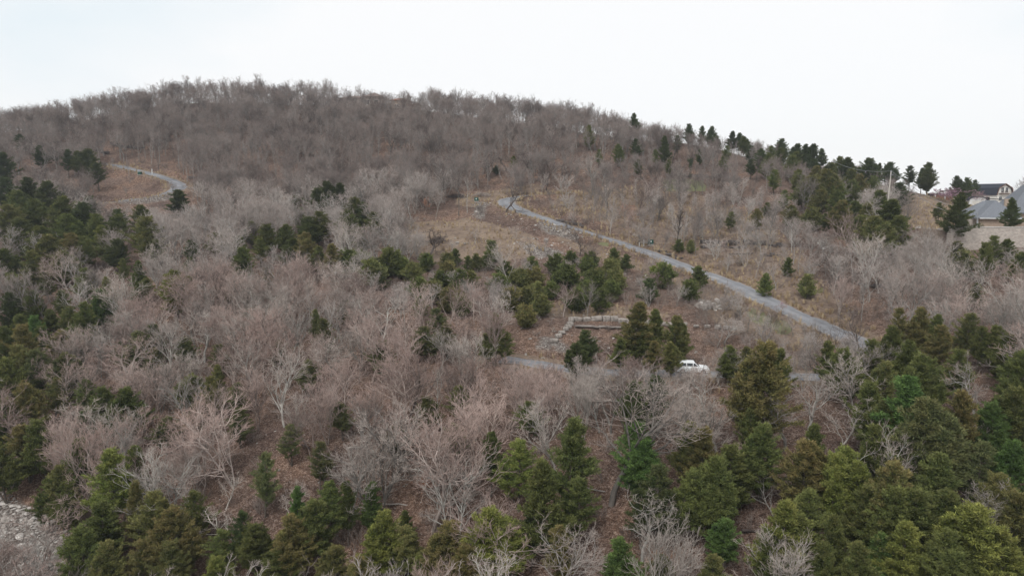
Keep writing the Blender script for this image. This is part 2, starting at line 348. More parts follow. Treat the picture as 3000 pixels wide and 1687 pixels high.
# ------------------------------------------------------------------ ground sheet
def inpoly(px, py, poly):
    px = np.asarray(px); py = np.asarray(py); r = np.zeros(px.shape, bool); n = len(poly)
    for i in range(n):
        x1, y1 = poly[i]; x2, y2 = poly[(i+1) % n]
        if y1 == y2: continue
        c = ((y1 > py) != (y2 > py)) & (px < (x2-x1)*(py-y1)/(y2-y1)+x1); r ^= c
    return r
def world_poly(poly): return [tuple(hit(*p)[:2]) for p in poly]
def region(polys, soft=2):
    m = np.zeros(XX.shape)
    for p in polys: m = np.maximum(m, inpoly(XX, YY, world_poly(p)).astype(float))
    for _ in range(soft):
        m[1:-1, 1:-1] = (m[1:-1, 1:-1]*2+m[:-2, 1:-1]+m[2:, 1:-1]+m[1:-1, :-2]+m[1:-1, 2:])/6
    return m
GRASS = [[(1200,650),(1350,640),(1480,665),(1560,690),(1600,735),(1480,765),(1250,770),(1170,725)],
         [(1540,885),(1680,892),(1900,905),(1990,925),(1900,934),(1700,932),(1560,925)],
         [(1330,585),(1440,560),(1560,540),(1600,556),(1480,572),(1400,610),(1340,600)],
         [(1640,560),(1900,545),(2060,570),(2250,640),(2350,730),(2420,840),(2520,930),(2650,1010),(2560,1000),(2300,890),(2000,755),(1750,660),(1600,620)],
         [(2640,560),(2700,560),(2800,590),(2810,668),(2780,690),(2690,700),(2640,640)],
         [(1510,640),(1620,690),(1760,725),(1860,760),(2000,812),(2160,880),(2340,965),(2440,1020),(2300,1030),(2100,950),(1900,800),(1700,740)],
         [(2820,600),(3050,600),(3050,665),(2780,665)], [(0,418),(120,418),(130,440),(0,450)]]
ROCK = [[(0,1440),(60,1470),(150,1500),(200,1560),(200,1700),(-200,1700),(-200,1400)], [(1560,655),(1620,650),(1710,690),(1700,712),(1600,690)], [(1380,590),(1440,590),(1420,650),(1380,640)],
        [(1500,700),(1580,715),(1660,735),(1640,765),(1560,760)], [(2040,880),(2110,880),(2110,910),(2040,905)], [(1480,1040),(1660,1066),(1640,1085),(1480,1060)], [(0,425),(180,430),(180,450),(0,446)], [(1560,975),(1640,975),(1700,1040),(1560,1040)], [(340,584),(420,574),(500,558),(540,562),(500,588),(420,600),(340,604)]]
GREEN = [[(1930,525),(2060,528),(2070,560),(1960,562)], [(1740,703),(1790,712),(1780,722),(1740,712)], [(2200,900),(2330,960),(2300,990),(2190,930)]]
g_m = np.maximum(region(GRASS[:3]+GRASS[4:]), region([GRASS[3]])*.55); r_m = np.maximum(region(ROCK)*.8, region([ROCK[0]])); v_m = region(GREEN, 1)
sh = np.clip(1-np.abs(DM-.9)/1.6, 0, 1)                    # dry grass verges
g_m = np.maximum(g_m, sh*.95)
nx, ny = len(GX), len(GY); idx = np.arange(nx*ny).reshape(nx, ny)
q = np.stack([idx[:-1, :-1], idx[1:, :-1], idx[1:, 1:], idx[:-1, 1:]], -1).reshape(-1, 4)
me = mesh_np('ground', np.stack([XX, YY, ZZ], -1).reshape(-1, 3), q, [M['ground']], smooth=True)
for nme, a in (('grass', g_m), ('rock', r_m), ('green', v_m)):
    at = me.attributes.new(nme, 'FLOAT', 'POINT'); at.data.foreach_set('value', a.ravel().astype(np.float32))
tag(obj('ground', me), kind='structure')
for k, nm in (('main', 'road'), ('lower', 'road_lower'), ('upper', 'road_upper')):
    p, z, hw = RL[k]; T = np.gradient(p, axis=0); T /= np.linalg.norm(T, axis=1)[:, None]; Nn = np.stack([T[:, 1], -T[:, 0]], 1)
    W = np.linspace(-1, 1, 9); V = []; n = len(p)
    jit = (vnoise(p[:, 0], p[:, 1], 1.6, 31)-.5)*1.1
    for wv in W:
        q2 = p+Nn*(hw+(jit if abs(wv) == 1 else 0))[:, None]*wv if abs(wv) == 1 else p+Nn*hw*wv
        V.append(np.column_stack([q2, z+.06+.05*(1-wv*wv)]))
    V = np.array(V); ii = np.arange(9*n).reshape(9, n)
    q = np.stack([ii[:-1, :-1], ii[:-1, 1:], ii[1:, 1:], ii[1:, :-1]], -1).reshape(-1, 4)
    me = mesh_np(nm, V.reshape(-1, 3), q, [M['asphalt']], smooth=True)
    at = me.attributes.new('across', 'FLOAT', 'POINT'); at.data.foreach_set('value', np.repeat((W+1)/2, n).astype(np.float32))
    tag(obj(nm, me), kind='structure')

# ------------------------------------------------------------------ tree prototypes
def tubes(paths, sides):
    """paths: list of (pts (n,3), radii) -> verts, quads"""
    V = []; Q = []; b = 0; ang = np.arange(sides)*2*np.pi/sides; ca, sa = np.cos(ang), np.sin(ang)
    for P, r in paths:
        n = len(P); d = np.empty_like(P); d[1:-1] = P[2:]-P[:-2]; d[0] = P[1]-P[0]; d[-1] = P[-1]-P[-2]
        d /= np.linalg.norm(d, axis=1)[:, None]+1e-9
        ref = np.array([0, 0, 1.]) if abs(d[0, 2]) < .8 else np.array([1., 0, 0])
        a = np.cross(d, ref); a /= np.linalg.norm(a, axis=1)[:, None]+1e-9; c = np.cross(d, a)
        V.append((P[:, None, :]+(a[:, None, :]*ca[None, :, None]+c[:, None, :]*sa[None, :, None])*r[:, None, None]).reshape(-1, 3))
        i = b+np.arange(n*sides).reshape(n, sides); j = np.roll(i, -1, 1)
        Q.append(np.stack([i[:-1], j[:-1], j[1:], i[1:]], -1).reshape(-1, 4)); b += n*sides
    return np.concatenate(V), np.concatenate(Q)
def unit(v): return v/(np.linalg.norm(v)+1e-9)
def bare_tree(seed, H=10, fork=.3, spread=38, up=.10, wig=.16, n1=11, r0=.15, stems=1, counts=(5, 4, 3), lean=0.05, open_=1.0, rm=1.0):
    g = np.random.RandomState(seed); lv = {0: [], 1: [], 2: [], 3: [], 4: []}
    def grow(p, d, length, r, level):
        n = (8, 6, 5, 4, 3)[level]; pts = [p]; dirs = [d]; st = length/(n-1)
        for k in range(n-1):
            d = unit(d+g.normal(0, wig*(1, 1.1, 1.2, 1.2, 1)[level], 3)+np.array([0, 0, up*(1.5 if level == 0 else 1)])); p = p+d*st; pts.append(p); dirs.append(d)
        pts = np.array(pts); tt = np.linspace(0, 1, n); rad = r*(1-tt*(.72 if level < 3 else .55)); lv[level].append((pts, rad))
        if level == 4: return
        cnt = n1 if level == 0 else counts[level-1]; cnt = max(2, int(round(cnt*g.uniform(.75, 1.25))))
        t0 = fork if level == 0 else .22; az = g.uniform(0, 6.28)
        for k in range(cnt):
            t = t0+(1-t0)*((k+g.uniform(.2, .8))/cnt); x = t*(n-1); i = min(int(x), n-2); fr = x-i
            q = pts[i]*(1-fr)+pts[i+1]*fr; dd = dirs[min(i+1, n-1)]; az += 2.4+g.normal(0, .4)
            a = np.cross(dd, [0, 0, 1.]) if abs(dd[2]) < .95 else np.array([1., 0, 0]); a = unit(a); c = np.cross(dd, a)
            sp_ = R(g.uniform(.7, 1.3)*spread*(1 if level == 0 else .95)); nd = unit(dd*math.cos(sp_)+(a*math.cos(az)+c*math.sin(az))*math.sin(sp_))
            if level >= 2 and nd[2] < -.2: nd[2] *= -.3
            ratio = (.62*open_, .55, .56, .60)[level]; ln = length*ratio*(1.12-.55*t)*g.uniform(.6, 1.35)
            if level == 3: ln = max(ln, .35)
            rr = max(r*(1-.72*t)*(.62 if level == 0 else .6), (.05, .05, .028, .017, .012)[level+1]*rm if level < 4 else .008)
            grow(q, nd, ln, rr, level+1)
    for s in range(stems):
        a = g.uniform(0, 6.28)+s*6.28/stems; tilt = lean if stems == 1 else g.uniform(.12, .32)
        grow(np.array([math.cos(a)*.12*(stems > 1), math.sin(a)*.12*(stems > 1), -.25]), unit(np.array([math.cos(a)*tilt, math.sin(a)*tilt, 1])), H*.80*g.uniform(.85, 1)/(1 if stems == 1 else 1.02), r0*(1 if stems == 1 else .7), 0)
    V0, Q0 = tubes(lv[0], 7); V1, Q1 = tubes(lv[1], 5); V2, Q2 = tubes(lv[2], 4); V3, Q3 = tubes(lv[3], 3); V4, Q4 = tubes(lv[4], 3)
    tv = np.concatenate([V0, V1, V2]); tq = np.concatenate([Q0, Q1+len(V0), Q2+len(V0)+len(V1)])
    cv = np.concatenate([V3, V4]); cq = np.concatenate([Q3, Q4+len(V3)])
    s = H/max(cv[:, 2].max(), tv[:, 2].max()); return tv*s, tq, cv*s, cq
BARE = [ # name-kind, look words, generator arguments
 ('upright', dict(seed=11, H=10, fork=.28, spread=37, up=.09, wig=.15, n1=13, r0=.13)),
 ('upright', dict(seed=12, H=10, fork=.22, spread=33, up=.10, wig=.14, n1=14, r0=.12, stems=2, counts=(5, 4, 3))),
 ('spreading', dict(seed=13, H=10, fork=.34, spread=48, up=.07, wig=.22, n1=10, r0=.2, counts=(6, 5, 3), open_=1.15)),
 ('crooked', dict(seed=14, H=10, fork=.26, spread=42, up=.08, wig=.30, n1=9, r0=.16, counts=(5, 5, 3), lean=.28)),
 ('many-stemmed', dict(seed=15, H=9, fork=.25, spread=37, up=.07, wig=.17, n1=8, r0=.11, stems=4, counts=(4, 4, 3))),
 ('slender', dict(seed=16, H=11, fork=.42, spread=37, up=.10, wig=.11, n1=13, r0=.10, counts=(4, 4, 3), open_=.62)),
 ('fan-shaped', dict(seed=17, H=10, fork=.2, spread=40, up=.085, wig=.15, n1=14, r0=.16, counts=(5, 5, 3), open_=1.05)),
 ('forked', dict(seed=18, H=10, fork=.3, spread=42, up=.08, wig=.21, n1=8, r0=.15, stems=2, counts=(5, 5, 3), open_=1.1)),
 ('tall-trunked', dict(seed=19, H=13, fork=.5, spread=34, up=.13, wig=.10, n1=9, r0=.16, counts=(5, 5, 3), open_=.8)),
 ('gnarled', dict(seed=23, H=9, fork=.24, spread=50, up=.09, wig=.30, n1=8, r0=.27, counts=(5, 4, 2), open_=1.35, rm=2.7)),
 ('sparse', dict(seed=20, H=7, fork=.35, spread=42, up=.06, wig=.24, n1=8, r0=.13, counts=(4, 4, 3), open_=1.1)),
]
PB = []
for kind, a in BARE:
    tv, tq, cv, cq = bare_tree(**a)
    PB.append((kind, a['H'], mesh_np('trunk', tv, tq, [M['bark']], smooth=True), mesh_np('crown', cv, cq, [M['twig']]),
               mesh_np('bare_tree', np.concatenate([tv, cv]), np.concatenate([tq, cq+len(tv)]), [M['bark'], M['twig']], mi=np.r_[np.zeros(len(tq)), np.ones(len(cq))])))
def cedar(seed, H=10, Rr=2.6, nb=150, ns=13, nl=8, low=.12, leaders=1, ll=.30, lw=.032, top=1.0, gap=.0, sag=.0, pw=.70):
    g = np.random.RandomState(seed); LV = []; tips = []; paths = []; lead = [(0, 0, H, Rr)]
    for k in range(leaders-1):
        a = g.uniform(0, 6.28); rr = Rr*g.uniform(.35, .6); lead.append((math.cos(a)*rr, math.sin(a)*rr, H*g.uniform(.68, .9), Rr*.62))
    lump = g.uniform(0, 6.28, 6); paths0 = []
    for li, (lx, ly, LH, LR) in enumerate(lead):
        base = np.array([0, 0, -.2]); tz = np.linspace(0, 1, 7); tp = np.column_stack([lx*np.minimum(1, tz*1.6), ly*np.minimum(1, tz*1.6), tz*LH*.97-.2]); tp += g.normal(0, .05, tp.shape)*tz[:, None]
        paths0.append((tp, (.16 if li == 0 else .09)*H/10*(1-tz*.93)))
        n = int(nb*(1 if li == 0 else .5)); 
        for b in range(n):
            t = low+(1-low)*((b+g.uniform())/n)**.92; z = t*LH
            if gap and g.uniform() < gap: continue
            az = g.uniform(0, 6.28); prof = (min(1, (t-low)/.16+.35))*(max(0, 1-((t-.18)/.86 if t > .18 else 0))**pw)*top+.05
            L_ = LR*prof*g.uniform(.55, 1.25)*(1+.22*math.sin(3*az+lump[int(t*5.9)]+t*9)); x = np.interp(t, tz, tp[:, 0]); y = np.interp(t, tz, tp[:, 1])
            el = R(g.uniform(8, 30)+32*t*t)-sag; d = np.array([math.cos(az)*math.cos(el), math.sin(az)*math.cos(el), math.sin(el)])
            p0 = np.array([x, y, z]); p2 = p0+d*L_+np.array([0, 0, .10*L_]); p1 = (p0+p2)/2-np.array([0, 0, .07*L_])
            paths.append((np.array([p0, p1, p2]), np.array([.03, .018, .006])))
            m_ = max(4, int(ns*(.45+prof)))
            for s in range(m_):
                u = .22+.80*((s+g.uniform())/m_)**.8; c = (p0*(1-u)**2+2*p1*u*(1-u)+p2*u*u) if u < 1 else p2
                side = np.cross(d, [0, 0, 1.]); c = c+side*g.normal(0, .16*L_*(1.15-u)+.03)+np.array([0, 0, g.normal(.0, .06)])
                k = nl; o = unit(d*1.0+np.array([0, 0, .55]))+g.normal(0, .48, (k, 3)); o /= np.linalg.norm(o, axis=1)[:, None]
                ln = ll*g.uniform(.55, 1.25, k); q = np.cross(o, g.normal(0, 1, (k, 3))); q /= np.linalg.norm(q, axis=1)[:, None]+1e-9
                c0 = c+g.normal(0, .10, (k, 3)); wv = lw*g.uniform(.7, 1.3, k)
                A_ = c0-q*wv[:, None]*.6; B_ = c0+o*(ln*.5)[:, None]+q*wv[:, None]; C_ = c0+o*ln[:, None]; D_ = c0+o*(ln*.5)[:, None]-q*wv[:, None]
                LV.append(np.stack([A_, B_, C_, D_], 1)); tips.append(np.full(k, min(1, max(0, (u-.45)*1.9))*(.45+.55*t)))
    # leading shoot
    LV = np.concatenate(LV); tips = np.concatenate(tips); nq = len(LV); fv = LV.reshape(-1, 3); fq = np.arange(nq*4).reshape(-1, 4)
    tv, tq = tubes(paths0, 6); bv, bq = tubes(paths, 3); tv2 = np.concatenate([tv, bv]); tq2 = np.concatenate([tq, bq+len(tv)])
    rnd = g.uniform(0, 1, nq)
    def attrs(me, n0=0):
        for nm, a in (('tip', tips), ('rnd', rnd)):
            at = me.attributes.new(nm, 'FLOAT', 'POINT'); at.data.foreach_set('value', np.r_[np.zeros(n0), np.repeat(a, 4)].astype(np.float32))
        return me
    tr = mesh_np('trunk', tv2, tq2, [M['cedar_bark']]); cm = attrs(mesh_np('crown', fv, fq, [M['cedar']]))
    both = attrs(mesh_np('cedar_tree', np.concatenate([tv2, fv]), np.concatenate([tq2, fq+len(tv2)]), [M['cedar_bark'], M['cedar']], mi=np.r_[np.zeros(len(tq2)), np.ones(nq)]), len(tv2))
    return tr, cm, H, Rr, both
PC = [cedar(31, 10, 2.6, 130, 13, 19, .2, pw=.85), cedar(32, 10, 3.0, 130, 13, 19, .16, leaders=3, pw=.75), cedar(33, 10, 2.4, 115, 12, 19, .27, top=1.05, gap=.08, pw=.8),
      cedar(34, 10, 3.3, 125, 13, 17, .24, leaders=3, gap=.12, pw=.65), cedar(35, 10, 2.9, 100, 11, 15, .3, leaders=2, gap=.28, sag=.1, pw=.7),
      cedar(36, 10, 2.6, 150, 13, 19, .08, leaders=1, top=1.1, pw=.9), cedar(37, 10, 3.2, 140, 13, 18, .18, leaders=4, pw=.7)]
PS = [cedar(41, 4, 1.35, 70, 9, 9, .05, ll=.22, lw=.05), cedar(42, 4, 1.7, 75, 9, 9, .05, leaders=3, ll=.22, lw=.05, pw=.5), cedar(43, 4, 1.4, 60, 8, 9, .08, ll=.22, lw=.05, gap=.15, leaders=2, pw=.5)]
# ------------------------------------------------------------------ where things stand, in words
PLACES = [(60,440,'on the bench at the upper left edge'), (230,470,'above the hairpin road at the upper left'), (150,560,'in the evergreen stand below the hairpin road'),
 (60,700,'at the left edge below the evergreen stand'), (300,660,'under the hairpin bend, in the evergreen stand'), (500,640,'just below the hairpin bend'), (700,700,'in the hollow right of the hairpin'),
 (890,640,'in the evergreen belt beside the tan clearing'), (1090,740,'at the left tip of the tan clearing'), (120,850,'on the left edge of the grey wood'), (320,900,'in the upper grey wood at left'),
 (560,880,'in the middle of the grey wood at left'), (800,900,'in the grey wood below the evergreen belt'), (1050,900,'in the grey wood left of centre'), (1300,820,'in the small cedar belt, left half'),
 (1600,820,'in the small cedar belt, middle'), (1800,800,'in the small cedar belt, right end'), (2000,830,'on the bank below the upper road'), (1350,620,'on the tan clearing left of the road bend'),
 (1450,960,'left of the slanting row of stone blocks'), (1700,1010,'between the stone blocks and the lower road'), (1930,1020,'behind the white car'), (2150,1000,'in the brush right of the white car'),
 (2350,1000,'between the two roads at right'), (100,1080,'at the left edge above the pale rubble'), (100,1300,'right at the edge of the pale rubble'), (330,1150,'in the lower left wood, upper part'),
 (330,1400,'in the lower left wood, middle part'), (350,1600,'beside the pale rubble at the bottom left'), (620,1130,'in the lower wood left of centre'), (620,1380,'on the leafy slope at lower left'),
 (700,1600,'at the bottom edge left of centre'), (900,1200,'in the middle of the leafy slope'), (900,1450,'low on the leafy slope'), (1150,1150,'in the central wood below the lower road'),
 (1200,1400,'on the orange leaf litter at lower centre'), (1150,1620,'at the bottom edge near the centre'), (1450,1180,'below the left end of the lower road'), (1500,1400,'in the lower centre cedar cluster'),
 (1500,1620,'at the bottom edge right of the centre'), (1750,1200,'below the white car, left side'), (1780,1450,'around the big spreading oak'), (1850,1640,'at the bottom below the big oak'),
 (2050,1250,'downhill of the white car'), (2080,1450,'in the cedars right of the big oak'), (2120,1630,'beside the fallen log'), (2300,1180,'in the wood under the forked road'),
 (2350,1400,'in the lower right evergreens, left side'), (2350,1620,'below the lower right evergreens'), (2600,1150,'below the right end of the upper road'), (2600,1400,'in the middle of the lower right evergreens'),
 (2620,1620,'in the bottom right corner, left side'), (2850,1150,'near the right edge, halfway down'), (2880,1400,'near the right edge among evergreens'), (2880,1620,'in the bottom right corner'),
 (2750,960,'in the trees below the retaining wall'), (2930,860,'at the right edge below the retaining wall'), (2720,760,'left of the retaining wall'), (2550,700,'on the slope under the utility pole'),
 (2350,650,'on the slope left of the utility pole'), (2100,620,'on the open slope above the upper road'), (1850,560,'around the log pile'), (1600,540,'above the road bend'), (2550,900,'above the right end of the upper road'),
 (2300,800,'on the uphill bank of the upper road'), (1300,510,'on the hillside above the tan clearing'), (1000,500,'on the middle of the hillside'), (600,450,'on the hillside right of the hairpin'),
 (1500,400,'under the ridge crest, middle'), (1850,420,'under the ridge crest, right of middle'), (2150,420,'on the falling ridge line'), (2400,490,'where the ridge meets the knoll'), (2600,520,'behind the utility pole'),
 (2740,520,'behind the grassy knoll'), (2850,540,'behind the gambrel house'), (700,320,'on the ridge crest at left'), (300,320,'on the far left of the ridge'), (1000,300,'on the ridge by the hilltop house')]
def place_words(px, py): return min(PLACES, key=lambda a: (a[0]-px)**2+(a[1]-py)**2)[2]
ORD = ['', 'first', 'second', 'third', 'fourth', 'fifth', 'sixth', 'seventh', 'eighth', 'ninth', 'tenth', 'eleventh', 'twelfth', 'thirteenth', 'fourteenth', 'fifteenth', 'sixteenth', 'seventeenth', 'eighteenth', 'nineteenth', 'twentieth']
LAB = []                                                   # (object, look, noun, noun plural, px, py)
def finish_labels():
    d = {}
    for o, look, one, many, px, py in LAB: d.setdefault((look, one, many, place_words(px, py)), []).append((px, o))
    for (look, one, many, pw), l in d.items():
        l.sort(key=lambda a: a[0])
        for k, (px, o) in enumerate(l):
            if len(l) == 1: s = f'{look} {one} {pw}'
            elif len(l) == 2: s = f'{("left", "right")[k]} of two {look} {many} {pw}'
            else: s = f'{ORD[k+1] if k < 20 else str(k+1)+"th"} from left of {look} {many} {pw}'
            if len(s.split()) > 16: s = s.replace('bare trees', 'trees').replace(' in the ', ' in ')
            if len(s.split()) > 16: s = s.replace(' the ', ' ')
            o['label'] = s
def plant(kind, mt, mc, loc, scale, rz, color, tilt=0, group=None, cat='tree'):
    e = bpy.data.objects.new(kind, None); e.empty_display_size = .3; C.objects.link(e); e.location = loc
    e.rotation_euler = (tilt*math.cos(rz*3), tilt*math.sin(rz*3), rz); e.scale = scale; e['category'] = cat
    if group: e['group'] = group
    for nm, me in (('trunk', mt), ('crown', mc)):
        o = bpy.data.objects.new(nm, me); C.objects.link(o); o.parent = e; o.color = color if nm == 'crown' or kind != 'bare_tree' else color
    return e
